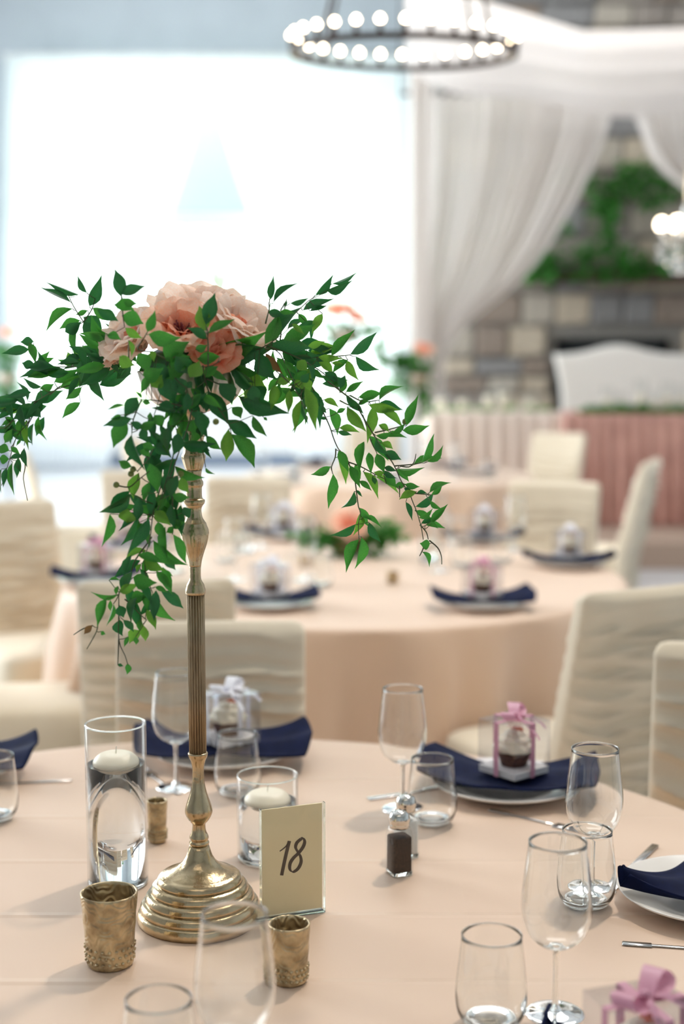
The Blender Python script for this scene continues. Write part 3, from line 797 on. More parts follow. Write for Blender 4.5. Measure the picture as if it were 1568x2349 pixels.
# cutlery
def fork_vf():
    parts = [xf(rbox(-.003, .003, -.10, .03, .0, .0022, .0008, 1)), xf(rbox(-.006, .006, -.10, -.06, 0, .0025, .001, 1)), rbox(-.011, .011, .03, .055, 0, .002, .0008, 1)]
    for k in range(4): x = -.0094 + k * .0063; parts.append(rbox(x - .0013, x + .0013, .053, .095, .0, .0018, .0005, 1))
    return merge(*parts)
def knife_vf(): return merge(rbox(-.006, .006, -.11, .0, 0, .004, .0015, 2), rbox(-.009, .006, .0, .11, .0, .002, .0009, 2))
def spoon_vf(): return merge(rbox(-.003, .003, -.09, .05, 0, .0025, .001, 1), xf(ico(.02, 2), (0, .068, .004), None, (.9, 1.4, .22)))
def cutlery(nm, vf, px, py, rz, label):
    p = PT(px, py); o = obj(nm, *vf, M['steel'], loc=p, rot=(0, 0, rz)); tag(o, label, nm.split('_')[-1])
def steel_part(nm, px, py, rz, label): pass
cutlery('dinner_fork', fork_vf(), 1236, 1885, R(-128), 'silver fork lying against the front of the cupcake plate')
cutlery('table_knife', knife_vf(), 968, 1815, R(115), 'silver knife left of the pink-ribboned cupcake plate')
cutlery('table_spoon', spoon_vf(), 52, 1797, R(100), 'silver spoon at the left edge beyond the tall vase')
cutlery('dinner_fork', fork_vf(), 362, 1790, R(30), 'silver fork left of the plate behind the gold stem')
cutlery('dinner_fork', fork_vf(), 1600, 2178, R(-100), 'silver fork below the plate at the right edge')
cutlery('table_knife', knife_vf(), 1452, 1990, R(150), 'silver knife behind the plate at the right edge')

# ---- tall and short cylinder vases with floating candles
def vase(px, pyb, y_rim, y_water, rpx, label, clabel):
    p = PT(px, pyb); s = PX(p)
    top = P(px, y_rim, p.y).z - TZ; wat = P(px, y_water, p.y).z - TZ
    r = rpx * s
    t = root('cylinder_vase', p, label, 'vase')
    th = .0022
    obj('glass_wall', *lathe([(0, 0), (r - .002, 0), (r, .003), (r, top - .001), (r - th / 2, top), (r - th, top - .001), (r - th, .0085), (r - .006, .007), (0, .007)], 80), M['tgd'], t)
    obj('glass_base', *lathe([(0, .0006), (r - .004, .0006), (r - .0008, .003), (r - .0008, .0062), (r - .004, .0068), (0, .0068)], 80), M['glass'], t)
    obj('rim_ring', *lathe([(r - th * .9, top - .0012), (r - .0002, top - .0012), (r - .0002, top + .0006), (r - th * .9, top + .0006)], 80, close=True), M['glass'], t)
    wr = r - th - .0003
    obj('water', *lathe([(0, .0075), (wr, .0075), (wr, wat + .0008), (wr - .002, wat), (0, wat)], 80), M['water'], t)
    cr = wr * .80; cb = wat - .017
    c = root('floating_candle', p + Vector((-.0, -.0, cb)), clabel, 'candle')
    obj('wax_body', *lathe(smooth_prof([(0, 0), (cr * .55, .001), (cr * .92, .010), (cr, .018), (cr * .96, .024), (cr * .75, .031), (cr * .5, .0335), (0, .033)], 4), 56), M['wax'], c)
    obj('wick', *tube([(0, 0, .032), (.0005, 0, .038), (.001, 0, .044)], .0008, 6), M['wick'], c)
    return t
vase(271, 2026, 1660, 1752, 69, 'tall clear cylinder vase filled with water, left of the gold stand', 'ivory candle floating in the tall vase')
vase(614, 1968, 1777, 1838, 70, 'short clear cylinder vase of water behind the number card', 'ivory candle floating in the short vase')

# ---- mercury votives
def votive(px, pyb, y_rim, rtop, rbot, label, beads=True):
    p = PT(px, pyb); s = PX(p); h = P(px, y_rim, p.y).z - TZ; a, b = rtop * s, rbot * s
    t = root('votive_holder', p, label, 'votive holder', 'mercury glass votive holders')
    prof = []
    N_ = 26
    for i in range(N_ + 1):
        q = i / N_; prof.append((b + (a - b) * q ** 1.15, .003 + (h - .003) * q))
    def fl(th, r, z):
        q = z / h; k = 1.0
        if .06 < q < .34: k += .022 * max(0, math.sin(th * 17 + (int((q - .06) / .07) % 2) * math.pi)) * max(0, math.sin((q - .06) / .07 * math.pi) ** 2 + .2)
        elif q >= .34: k += .012 * math.sin(6 * th + 5 * math.sin(q * 5)) * math.sin((q - .34) / .66 * math.pi)
        return k
    inner = [(r - .0025, z) for r, z in prof[2:]][::-1]
    obj('cup', *lathe([(0, 0), (b * .93, 0)] + prof + [(a - .001, h + .0008)] + inner + [(b * .8, .009), (0, .009)], 102, fl), M['mercury'], t)
    bd = []
    for row in range(3):
        z = h * (.10 + .09 * row); rr = b + (a - b) * (z / h) ** 1.15
        for k in range(22):
            aa = 2 * math.pi * (k + .5 * (row % 2)) / 22; bd.append(xf(ico(.0028, 1), (rr * math.cos(aa), rr * math.sin(aa), z)))
    o = obj('beading', *merge(*bd), M['mercury'], t)
    return t
votive(253, 2210, 2046, 65, 53, 'gold mercury glass votive holder at the lower left, before the tall vase')
votive(664, 2250, 2118, 48, 40, 'gold mercury glass votive holder in front of the number card')
votive(361, 1930, 1836, 24, 20, 'small gold votive holder between the tall vase and the stem')
# the third one at left is nearly hidden behind the vase

# ---- salt and pepper
def shaker(px, pyb, sc, m, label, rz):
    p = PT(px, pyb)
    t = root('glass_shaker', p, label, 'shaker', 'salt and pepper shakers', rz); hw = .0165 * sc; h = .068 * sc
    def sq(k, z, n=24): return [(k * math.copysign(abs(math.cos(a)) ** .35, math.cos(a)), k * math.copysign(abs(math.sin(a)) ** .35, math.sin(a)), z) for a in [2 * math.pi * (i + .5) / n for i in range(n)]]
    def loft(rings):
        V = sum(rings, []); n = len(rings[0]); Fc = [(j * n + k, j * n + (k + 1) % n, (j + 1) * n + (k + 1) % n, (j + 1) * n + k) for j in range(len(rings) - 1) for k in range(n)]
        return V, Fc + [tuple(range(n))[::-1], tuple((len(rings) - 1) * n + k for k in range(n))]
    obj('glass_body', *loft([sq(hw * .94, 0), sq(hw, .002), sq(hw * .98, h * .8), sq(hw * .86, h * .92), sq(hw * .74, h)]), M['tgd'], t)
    obj('glass_base', *loft([sq(hw * .90, .0006), sq(hw * .92, .002), sq(hw * .92, .0055)]), M['glass'], t)
    obj('contents', *loft([sq(hw * .86, .006), sq(hw * .87, .008), sq(hw * .86, h * .78), sq(hw * .8, h * .80)]), m, t)
    obj('metal_cap', *lathe([(0, h - .002), (hw * .82, h - .002), (hw * .84, h + .004), (hw * .82, h + .006), (hw * .88, h + .007), (hw * .90, h + .012 * sc), (hw * .78, h + .018 * sc), (hw * .5, h + .0215 * sc), (0, h + .023 * sc)], 40), M['chrome'], t)
    o = merge(*[xf(ico(.0008, 1), (hw * .4 * math.cos(k), hw * .4 * math.sin(k), h + .0222 * sc)) for k in range(6)])
    obj('cap_holes', *o, M['black'], t); return t
shaker(915, 2003, 1.10, M['pepper'], 'pepper shaker with chrome cap, the nearer of the pair', R(24))
shaker(930, 1962, 1.10, M['salt'], 'salt shaker half hidden behind the pepper shaker', R(24))

# ---- table number card
bl = PT(597, 2112); br = PT(744, 2090)
dirv = (br - bl); cw = dirv.length; rzc = math.atan2(dirv.y, dirv.x)
chh = P(597, 1857, bl.y).z - TZ
t = root('table_number', (bl + br) / 2, 'cream table number card reading 18 in a clear acrylic stand', 'table number', None, rzc)
obj('acrylic_front', *rbox(-cw / 2, cw / 2, -.0036, -.0018, 0, chh, .0004, 1), M['tgd'], t, smooth=False)
obj('acrylic_back', *rbox(-cw / 2, cw / 2, .0018, .0036, 0, chh, .0004, 1), M['tgd'], t, smooth=False)
obj('acrylic_foot', *rbox(-cw * .48, cw * .48, -.002, .045, .0, .003, .0005, 1), M['acrylic'], t, smooth=False)
obj('acrylic_edges', *merge(box(-cw / 2, -cw / 2 + .0012, -.0036, .0036, 0, chh), box(cw / 2 - .0012, cw / 2, -.0036, .0036, 0, chh), box(-cw / 2, cw / 2, -.0036, .0036, 0, .0025)), M['acrylic'], t, smooth=False)
cd = obj('card', *box(-cw / 2 + .003, cw / 2 - .004, -.0010, .0010, .0065, chh - .001), M['card'], t, smooth=False)
def numeral():
    V, Fc = [], []
    def stroke(pts, wfun):
        pts = smooth_prof(pts, 8); n0 = len(V); n = len(pts)
        for i, p in enumerate(pts):
            a = pts[max(i - 1, 0)]; b = pts[min(i + 1, n - 1)]; dx, dy = b[0] - a[0], b[1] - a[1]; l = math.hypot(dx, dy) or 1
            nx, ny = -dy / l, dx / l; wv = wfun(i / (n - 1), math.atan2(dy, dx))
            V.append((p[0] + nx * wv, -.0013, p[1] + ny * wv)); V.append((p[0] - nx * wv, -.0013, p[1] - ny * wv))
        for i in range(n - 1): a = n0 + 2 * i; Fc.append((a, a + 1, a + 3, a + 2))
    pen = lambda t_, an: .0006 + .0022 * abs(math.sin(an - R(35)))
    # coordinates in pixels of the card crop, relative to its centre, y up
    s = cw / 149
    def q(x, y): return ((x - 1315) / 1.96 * s, chh / 2 + (150 - y + 8) / 1.96 * s)
    stroke([q(1256, 106), q(1270, 98), q(1286, 86), q(1300, 68)], lambda a, b: .0008 + .0004 * a)
    stroke([q(1300, 66), q(1288, 110), q(1276, 160), q(1264, 214)], lambda a, b: .0026 * s / s)
    loop = [(1352, 64), (1334, 78), (1328, 98), (1338, 120), (1350, 142), (1352, 168), (1338, 194), (1316, 205), (1302, 192), (1303, 166), (1318, 144), (1342, 124), (1362, 100), (1369, 78), (1362, 62), (1352, 64)]
    stroke([q(*a) for a in loop], lambda a, an: .0007 + .0019 * abs(math.sin(an - R(150))))
    return V, Fc
nv, nf_ = numeral()
obj('numeral', nv, nf_, M['ink'], cd, smooth=False)

# ================================================================== FLOWER STAND
SB = PT(459, 2106); Y0 = SB.y; SP = PX(SB)
def Zp(y): return P(459, y, Y0).z - TZ
def prof_px(lst):
    out = []
    for y, hw in lst:
        p = P(459, y, Y0); out.append((hw * PX(p), p.z - TZ))
    return out
st = root('flower_stand', SB, 'tall gold candelabra flower stand with fluted stem and stepped round base', 'flower stand')
st.rotation_euler = (0, R(-.15), 0)
zb0 = 0.0
hb = Zp(2106)
base = [(0, 0), (140 * SP, 0), (144 * SP, .003), (144 * SP, .010)]
tiers = prof_px([(2085, 138), (2080, 137), (2070, 129), (2066, 127), (2058, 126), (2050, 117), (2046, 115), (2039, 113), (2031, 103), (2027, 100), (2020, 97), (2013, 86), (2009, 83), (2004, 76), (1996, 64), (1985, 48), (1975, 38), (1965, 31), (1953, 27), (1945, 25), (1938, 22.5)])
zz = base[-1][1]; tt = []
for r, z in tiers: tt.append((r, z + .0))
off = .010 - tt[0][1] + .004
tt = [(r, z + off * (1 - i / len(tt))) for i, (r, z) in enumerate(tt)]
def tier_bulge(lst):
    out = [lst[0]]
    for a, b in zip(lst, lst[1:]):
        for k in (1, 2, 3):
            f = k / 3; out.append((a[0] + (b[0] - a[0]) * f, a[1] + (b[1] - a[1]) * f))
    return out
# rounded steps
steps = [(144, 2098, 136, 2078), (137, 2076, 124, 2057), (125, 2055, 111, 2038), (112, 2036, 97, 2019), (98, 2018, 80, 2006)]
bp_ = [(0, 0), (142 * SP, 0)]
zA = .004
for i, (r0, y0, r1, y1) in enumerate(steps):
    z0 = .004 + (Zp(2000) - .004) * i / 5; z1 = .004 + (Zp(2000) - .004) * (i + 1) / 5
    for k in range(6):
        a = k / 5 * math.pi / 2
        bp_.append(((r1 + (r0 - r1) * math.cos(a)) * SP, z0 + (z1 - z0 - .0012) * math.sin(a)))
    bp_.append(((r1 - 1) * SP, z1 - .0006))
bp_ += prof_px([(1996, 66), (1986, 50), (1975, 38), (1962, 30), (1950, 26), (1939, 22.5)])
ztop = Zp(1939); bp_ += [(0, ztop)]
obj('base', *lathe(bp_, 96), M['brass'], st)
obj('lower_knop', *lathe([(0, Zp(1940))] + smooth_prof(prof_px([(1940, 17), (1936, 22), (1931, 23), (1927, 20), (1922, 22), (1916, 21), (1908, 17), (1900, 15.5), (1892, 15), (1888, 16), (1880, 23), (1868, 30), (1857, 31.5), (1840, 27), (1820, 20), (1800, 15.5), (1780, 13.5), (1762, 13.5), (1750, 15.5), (1742, 18), (1736, 21), (1729, 23), (1726, 22)]), 3) + [(0, Zp(1726))], 64), M['brass'], st)
def flute_stem(n, a): return lambda t_, r, z: 1 - a * (.5 + .5 * math.cos(n * t_)) ** 2
obj('fluted_stem', *lathe([(0, Zp(1727))] + prof_px([(1727, 20), (1600, 20.2), (1480, 20.4), (1362, 20.6)]) + [(0, Zp(1362))], 240, flute_stem(20, .13)), M['brass_dull'], st)
obj('stem_collar', *lathe([(0, Zp(1364))] + smooth_prof(prof_px([(1363, 22), (1358, 23.5), (1352, 23), (1346, 21), (1341, 20), (1332, 15), (1325, 13), (1310, 13), (1298, 13.5)]), 3) + [(0, Zp(1298))], 64), M['brass'], st)
obj('urn_knop', *lathe([(0, Zp(1299))] + smooth_prof(prof_px([(1299, 13.5), (1285, 16), (1268, 21), (1248, 28), (1228, 32.5), (1215, 32), (1206, 28.5), (1200, 27), (1198, 25.5), (1188, 19), (1176, 16.5), (1165, 17), (1156, 22)]), 3) + [(0, Zp(1156))], 96, lambda t_, r, z: 1 - .03 * (.5 + .5 * math.cos(16 * t_)) * (1 if Zp(1290) < z < Zp(1225) else 0)), M['brass'], st)
obj('upper_collar', *lathe([(0, Zp(1157))] + smooth_prof(prof_px([(1156, 23), (1151, 24.5), (1146, 24), (1142, 19), (1130, 18), (1118, 18.5), (1112, 21.5), (1104, 21), (1100, 18.5), (1090, 17), (1078, 19)]), 3) + [(0, Zp(1078))], 64), M['brass'], st)
obj('capital', *lathe([(0, Zp(1079))] + smooth_prof(prof_px([(1078, 19), (1064, 24), (1052, 27.5), (1044, 27.5), (1038, 24), (1020, 22), (1004, 25), (995, 27), (985, 22), (970, 17), (956, 20), (945, 26)]), 3) + [(0, Zp(945))], 80, lambda t_, r, z: 1 - .04 * (.5 + .5 * math.cos(12 * t_))), M['brass'], st)
bo = smooth_prof(prof_px([(948, 24), (940, 48), (930, 78), (915, 98), (895, 111), (875, 119), (858, 124), (852, 126)]), 4)
bi = [(r - .002, z + .0006) for r, z in bo][::-1]
obj('bowl', *lathe([(0, Zp(949))] + bo + [(bo[-1][0] - .001, bo[-1][1] + .001)] + bi + [(0, Zp(942))], 180, lambda t_, r, z: 1 - .018 * (.5 + .5 * math.cos(30 * t_))), M['silver'], st)

# ================================================================== FLOWERS
def petal_vf(cup=.35, ruff=.05, seed=0, wide=.66):
    """petal: base at origin, grows +Z, curved; outer face toward -Y"""
    def fn(u, v):
        q = u * 2 - 1
        hw = wide * (math.sin(min(1, v * 1.05 + .08) * math.pi * .62)) ** .8
        x = q * hw
        edge = v ** 3
        y = -cup * math.sin(v * math.pi * .55) + (x * x) * .75 * (1 - .3 * v) + .18 * edge
        z = v * (1 - .30 * q * q) + ruff * edge * (math.sin(q * 5 + seed) + .6 * math.sin(q * 11 + seed * 2))
        y += ruff * 1.4 * edge * math.sin(q * 9 + seed * 3)
        return Vector((x, -y * .8 + 0, z))
    return grid(fn, 15, 9)
PET = {}
for mk in ('petal_cream', 'petal_peach', 'petal_coral'):
    PET[mk] = [mesh_data('petal', *petal_vf(.34 + .1 * s, .026, s * 2.1), M[mk]) for s in range(3)]
def rose(parent, loc, rad, axis, inner_m, outer_m, centre=None, seed=0, name='garden_rose', layers=((5, 8, .42), (6, 20, .55), (7, 34, .74), (8, 48, .92), (9, 62, 1.04))):
    rnd = random.Random(seed); loc = Vector(loc); axis = Vector(axis).normalized()
    q = axis.to_track_quat('Z', 'Y')
    core = obj(name, *xf(ico(rad * .30, 2), (0, 0, rad * .12)), centre or M[inner_m], parent)
    core.location = loc; core.rotation_mode = 'QUATERNION'; core.rotation_quaternion = q
    if centre:
        fs = [xf(tube([(0, 0, 0), (0, 0, rad * .5)], rad * .026, 5), (0, 0, rad * .12), (rnd.uniform(-.75, .75), rnd.uniform(-.75, .75), 0)) for _ in range(34)]
        obj('stamens', *merge(*fs), centre, core)
    for li, (n, tilt, ln) in enumerate(layers):
        mk = inner_m if li < 2 else (outer_m if li > 2 else rnd.choice((inner_m, outer_m)))
        for k in range(n):
            a = 2 * math.pi * (k + .5 * (li % 2) + rnd.uniform(-.15, .15)) / n
            o = bpy.data.objects.new('petal', PET[mk][rnd.randrange(3)]); link(o, core)
            s = rad * ln * rnd.uniform(.92, 1.1)
            tl = R(tilt + rnd.uniform(-7, 7))
            o.scale = (s * 1.0, s, s)
            m = Matrix.Rotation(a, 4, 'Z') @ Matrix.Translation((0, -rad * .10 * li * .5 - rad * .05, 0)) @ Matrix.Rotation(tl, 4, 'X')
            o.location = m.to_translation(); o.rotation_euler = m.to_euler()
    return core

AR = root('flower_arrangement', Vector((SB.x, SB.y, P(459, 850, Y0).z)), 'peach garden roses with trailing green vines in the gold stand bowl', 'flower arrangement')
AL = AR.location.copy()
def loc_(x, y, dy): return P(x, y, Y0 + dy) - AL
rp = PX(P(459, 760, Y0))
rose(AR, loc_(452, 762, .045), 112 * rp, (0, -.35, 1), 'petal_peach', 'petal_cream', None, 1, layers=((5, 8, .42), (6, 20, .6), (7, 34, .8), (8, 48, .98), (8, 62, 1.08)))
rose(AR, loc_(415, 778, -.05), 78 * rp, (.05, -.62, .62), 'petal_coral', 'petal_peach', M['maroon'], 2)
rose(AR, loc_(322, 794, .0), 80 * rp, (-.5, -.5, .7), 'petal_coral', 'petal_cream', None, 3)
rose(AR, loc_(528, 772, -.005), 92 * rp, (.45, -.35, .8), 'petal_coral', 'petal_cream', None, 4)
rose(AR, loc_(288, 808, .03), 52 * rp, (-.9, -.3, .5), 'petal_coral', 'petal_peach', None, 5)
rose(AR, loc_(488, 812, -.055), 56 * rp, (.3, -.8, .4), 'petal_coral', 'petal_coral', None, 6)

LM = {}
for mk in ('leaf', 'leaf_dark', 'leaf_light', 'leaf_dry'):
    LM[mk] = [mesh_data('leaf', *leaf_shape(b, f, d), M[mk]) for b, f, d in ((.0, .35, .10), (.28, .25, .18), (-.28, .25, .05), (.15, .5, .25), (-.45, .3, .12), (.45, .3, .0))]
VIEW = Vector((0, -_cp, _sp))
def put_leaf(parent, b, tp, w, mk, rnd, var=None):
    d = (tp - b) * 1.07; L_ = d.length
    if L_ < 1e-5: return
    x = d / L_
    w *= 1.08; real = max(w, min(L_ * .36, w * 2.0)); c = min(1, w / real); roll = math.acos(c) * rnd.choice((-1, 1)) * .8 + rnd.uniform(-.12, .12)
    n = (VIEW - x * VIEW.dot(x))
    n = n.normalized(); y = n.cross(x)
    m = Matrix((x, y, n)).transposed().to_4x4() @ Matrix.Rotation(roll, 4, 'X')
    o = bpy.data.objects.new('leaf', rnd.choice(LM[mk]) if var is None else LM[mk][var]); link(o, parent)
    o.location = b; o.rotation_euler = m.to_euler(); o.scale = (L_, real, L_)
def vine(name, ox, oy, sc, dy, stems, leaves, default='leaf', ddy=.0, seed=0, sr=.0011):
    rnd = random.Random(seed); parts = []; sp = []
    def q(x, y, e=0): return P(ox + x / sc, oy + y / sc, Y0 + dy + e) - AL
    for s in stems:
        pts = [q(x, y, .01 * math.sin(i * 1.3)) for i, (x, y) in enumerate(s)]
        pts = [Vector(a) for a in smooth_prof([tuple(p) for p in pts], 3)]; sp += pts
        parts.append(tube(pts, sr, 5, lambda t_: 1 - .45 * t_))
    lv = []
    for L_ in leaves:
        bx, by, tx, ty, wd = L_[:5]; mk = L_[5] if len(L_) > 5 else rnd.choices((default, 'leaf_dark' if default == 'leaf' else 'leaf', 'leaf_light'), (6, 3, 1.1))[0]
        e = rnd.uniform(-.014, .014) + ddy; ln = math.hypot(tx - bx, ty - by) / sc * SP
        b = q(bx, by, e); tp = q(tx, ty, e + rnd.uniform(-.35, .35) * ln)
        lv.append((b, tp, wd / sc * SP, mk))
        if sp:
            near = min(sp, key=lambda p: (p - b).length)
            if .002 < (near - b).length < .06: parts.append(tube([near, near.lerp(b, .5) + Vector((0, 0, -.001)), b], .0006, 4))
    v = obj(name, *merge(*parts), M['stem'], AR)
    for b, tp, wd, mk in lv: put_leaf(v, b, tp, wd, mk, rnd)
    return v
LT, DK, DR = 'leaf_light', 'leaf_dark', 'leaf_dry'
# right trailing vine
vine('trailing_vine', 680, 860, 4.238, -.01, [
    [(300, 60), (470, 190), (560, 260), (640, 400), (700, 500), (760, 600), (840, 720), (930, 850), (980, 950), (1020, 1040), (1090, 1140), (1130, 1240), (1170, 1340), (1210, 1480), (1230, 1600)],
    [(1200, 1460), (1260, 1530), (1278, 1600)], [(1290, 1610), (1370, 1680), (1405, 1760), (1410, 1840)], [(1232, 1680), (1215, 1720), (1195, 1760)],
    [(950, 885), (1120, 870), (1210, 855)], [(1010, 885), (1090, 895), (1140, 850), (1160, 770)], [(1140, 1150), (1300, 1165)], [(760, 560), (900, 530), (1040, 490)], [(520, 200), (650, 260), (800, 245)],
    [(640, 390), (680, 500), (720, 640), (780, 760)], [(830, 800), (840, 930), (870, 1060)], [(1000, 1080), (1000, 1190)]],
    [(600, 218, 835, 180, 85), (803, 245, 995, 85, 55), (778, 300, 1008, 330, 90), (480, 165, 640, 68, 55), (425, 130, 470, 10, 65), (480, 200, 640, 370, 50), (740, 310, 715, 640, 85, LT),
     (490, 310, 655, 555, 95, LT), (820, 350, 1035, 485, 62), (1070, 490, 1168, 208, 62), (1030, 540, 1275, 495, 90), (930, 570, 1060, 485, 48), (770, 590, 930, 560, 48), (850, 600, 1055, 588, 48), (800, 485, 895, 555, 55),
     (735, 620, 850, 730, 60), (820, 660, 930, 720, 60), (770, 620, 880, 800, 48), (840, 750, 1010, 825, 85), (778, 765, 850, 945, 90), (850, 900, 965, 935, 50), (850, 955, 750, 945, 55, LT), (840, 930, 965, 1000, 50),
     (970, 915, 1090, 1035, 60), (985, 910, 1215, 942, 38), (1215, 855, 1330, 585, 58), (1270, 845, 1420, 705, 58), (1130, 880, 1395, 790, 38), (850, 990, 965, 1090, 85), (960, 1070, 1060, 1060, 60), (1050, 1065, 1190, 1085, 58),
     (1165, 1135, 1000, 1212, 70), (1155, 1280, 1340, 1145, 58), (1165, 1150, 1270, 1145, 32), (1290, 1145, 1485, 1025, 52), (1310, 1165, 1410, 1080, 45), (1295, 1220, 1405, 1305, 38), (1300, 1450, 1455, 1260, 52),
     (1185, 1390, 1320, 1310, 45), (1150, 1320, 1320, 1400, 62), (1210, 1445, 1340, 1380, 45), (1250, 1460, 1440, 1480, 48), (1300, 1430, 1370, 1490, 35), (1060, 1235, 1135, 1400, 45), (1045, 1100, 1120, 1150, 42),
     (1296, 1640, 1206, 1636, 88), (1220, 1718, 1310, 1850, 36), (600, 285, 700, 260, 45), (700, 290, 985, 365, 70, LT), (640, 240, 755, 210, 40)], seed=1)
# second vine, hanging between
vine('trailing_vine', 680, 860, 4.238, .02, [
    [(150, 120), (215, 265), (260, 370), (320, 500), (360, 620), (400, 710), (430, 745), (510, 850)], [(380, 720), (375, 800), (340, 890), (350, 960)],
    [(510, 850), (620, 890), (760, 965), (900, 1030)], [(500, 850), (560, 1000), (580, 1130), (600, 1280), (620, 1340), (600, 1450), (605, 1600)], [(45, 20), (45, 240)], [(420, 250), (500, 290), (560, 300)]],
    [(265, 240, 400, 312, 58), (318, 325, 412, 575, 88), (415, 515, 600, 548, 62, LT), (400, 550, 530, 590, 42), (330, 890, 148, 965, 72, 'leaf'), (355, 960, 320, 1288, 86, 'leaf'), (400, 795, 490, 1048, 72), (408, 735, 500, 930, 82),
     (515, 880, 615, 1088, 82), (565, 870, 615, 1010, 50), (645, 940, 800, 1180, 66, LT), (610, 1030, 720, 1120, 52), (765, 990, 1000, 1135, 46, LT), (735, 990, 760, 1065, 42), (560, 1130, 458, 1315, 60), (580, 1120, 640, 1180, 25),
     (620, 1340, 570, 1550, 66), (575, 1450, 345, 1580, 62), (605, 1290, 725, 1400, 62), (640, 1380, 825, 1455, 45), (700, 1430, 815, 1622, 72), (620, 1330, 700, 1470, 50), (605, 1600, 455, 1882, 82, 'leaf'), (630, 1575, 600, 1886, 76, 'leaf'),
     (45, 240, 2, 535, 55), (60, 380, 105, 480, 15), (80, 130, 218, 498, 80), (160, 150, 215, 300, 62), (390, 370, 475, 325, 42), (250, 300, 290, 370, 40), (230, 420, 300, 430, 30)], seed=2)
# upper right spray
vine('leafy_spray', 680, 620, 5.227, .015, [
    [(-420, 940), (-200, 960), (0, 1040), (180, 1140), (300, 1220), (430, 1330), (540, 1470)], [(60, 1080), (240, 1040), (430, 1035), (640, 1015)], [(-300, 900), (-100, 620), (0, 500), (150, 360)], [(-300, 900), (-330, 400), (-300, 330)], [(-200, 850), (-150, 500), (-120, 350)]],
    [(225, 295, 440, 75, 55, DK), (425, 160, 720, 50, 26, DK), (360, 245, 645, 170, 65), (75, 480, 410, 320, 98, DK), (160, 490, 350, 410, 62, DK), (20, 520, 155, 660, 78), (310, 520, 190, 755, 88, LT), (155, 650, 190, 840, 42), (155, 1000, 480, 900, 115, LT),
     (120, 930, 340, 865, 75, LT), (415, 1030, 670, 720, 72), (640, 1010, 975, 785, 88), (705, 1030, 980, 1205, 88), (615, 1075, 430, 1230, 82), (600, 1080, 735, 1300, 95), (260, 1040, 540, 1060, 60, LT), (420, 1110, 560, 1130, 50), (520, 1470, 575, 1270, 75),
     (430, 1400, 530, 1350, 62), (150, 1150, 210, 1330, 45), (265, 1100, 430, 1240, 92, LT), (330, 1220, 500, 1350, 85), (0, 1250, 140, 1200, 85, LT), (60, 1150, 160, 1330, 90, LT), (-20, 1300, 130, 1420, 90, LT), (200, 1180, 330, 1290, 60)], seed=3)
vine('leafy_spray', 450, 620, 5.227, -.055, [
    [(120, 1000), (420, 1000), (700, 960), (840, 900), (930, 840), (1040, 760)], [(840, 900), (1000, 1000), (1150, 1300), (1250, 1420)], [(840, 900), (1180, 1030), (1380, 1140)], [(830, 640), (890, 400)], [(1010, 480), (1080, 360)]],
    [(890, 355, 905, 80, 78, DK), (925, 390, 1165, 135, 72, DK), (1125, 395, 1340, 345, 48, DK), (1040, 430, 1090, 370, 35, DK), (860, 500, 1060, 520, 92, DK), (1000, 500, 1180, 520, 60), (820, 890, 980, 500, 150), (925, 810, 1210, 430, 150), (1040, 830, 1400, 650, 150),
     (900, 880, 1380, 960, 155, DK), (110, 985, 800, 768, 165, 'leaf'), (830, 930, 100, 1090, 180, DK), (750, 1000, 950, 1290, 190, DK), (740, 1235, 380, 1120, 100), (830, 990, 1020, 1240, 100, DR), (950, 1040, 1110, 1340, 65), (1330, 1100, 1410, 1330, 45),
     (1160, 1300, 1335, 1180, 92), (1210, 1090, 1330, 1200, 120, LT), (640, 1250, 830, 1400, 150, LT), (700, 1390, 800, 1560, 150, DK), (1000, 1370, 900, 1590, 110), (680, 1420, 570, 1520, 90, LT), (1060, 1100, 1200, 1260, 70), (1180, 1400, 1290, 1300, 80, LT),
     (950, 1340, 1150, 1300, 90, LT), (1290, 1300, 1360, 1460, 100, LT), (1150, 640, 1290, 760, 60)], seed=4)
# leaves lying over the roses
vine('leafy_spray', 220, 630, 3.733, -.125, [[(470, 660), (380, 650), (360, 620), (400, 560), (440, 490)], [(960, 780), (960, 600), (955, 540), (960, 490), (940, 440)], [(215, 150), (230, 350), (245, 450)], [(280, 720), (280, 560)], [(470, 660), (700, 760), (950, 790), (1060, 740)]],
    [(940, 430, 1015, 165, 108), (940, 485, 885, 270, 112), (960, 505, 1170, 365, 66), (950, 550, 790, 460, 72), (450, 510, 710, 535, 112), (440, 490, 500, 315, 72), (225, 350, 400, 415, 115), (215, 190, 160, -40, 95, DK), (215, 170, 410, 95, 82, DK), (230, 210, 350, 245, 62),
     (155, 260, 320, 310, 92), (10, 300, 190, 400, 82), (95, 520, 210, 560, 62), (250, 455, 390, 540, 62), (280, 560, 300, 700, 30), (480, 650, 490, 735, 50, LT), (340, 760, 480, 690, 130), (600, 740, 770, 580, 160), (850, 640, 945, 600, 62),
     (640, 800, 800, 700, 140), (800, 880, 880, 740, 110, LT), (930, 880, 1040, 780, 80), (560, 880, 760, 830, 120), (400, 860, 560, 800, 110), (680, 700, 800, 860, 130, DK), (1060, 700, 850, 720, 90), (200, 700, 330, 770, 90), (500, 760, 640, 900, 120, DK), (470, 960, 560, 860, 100, LT)], seed=5)
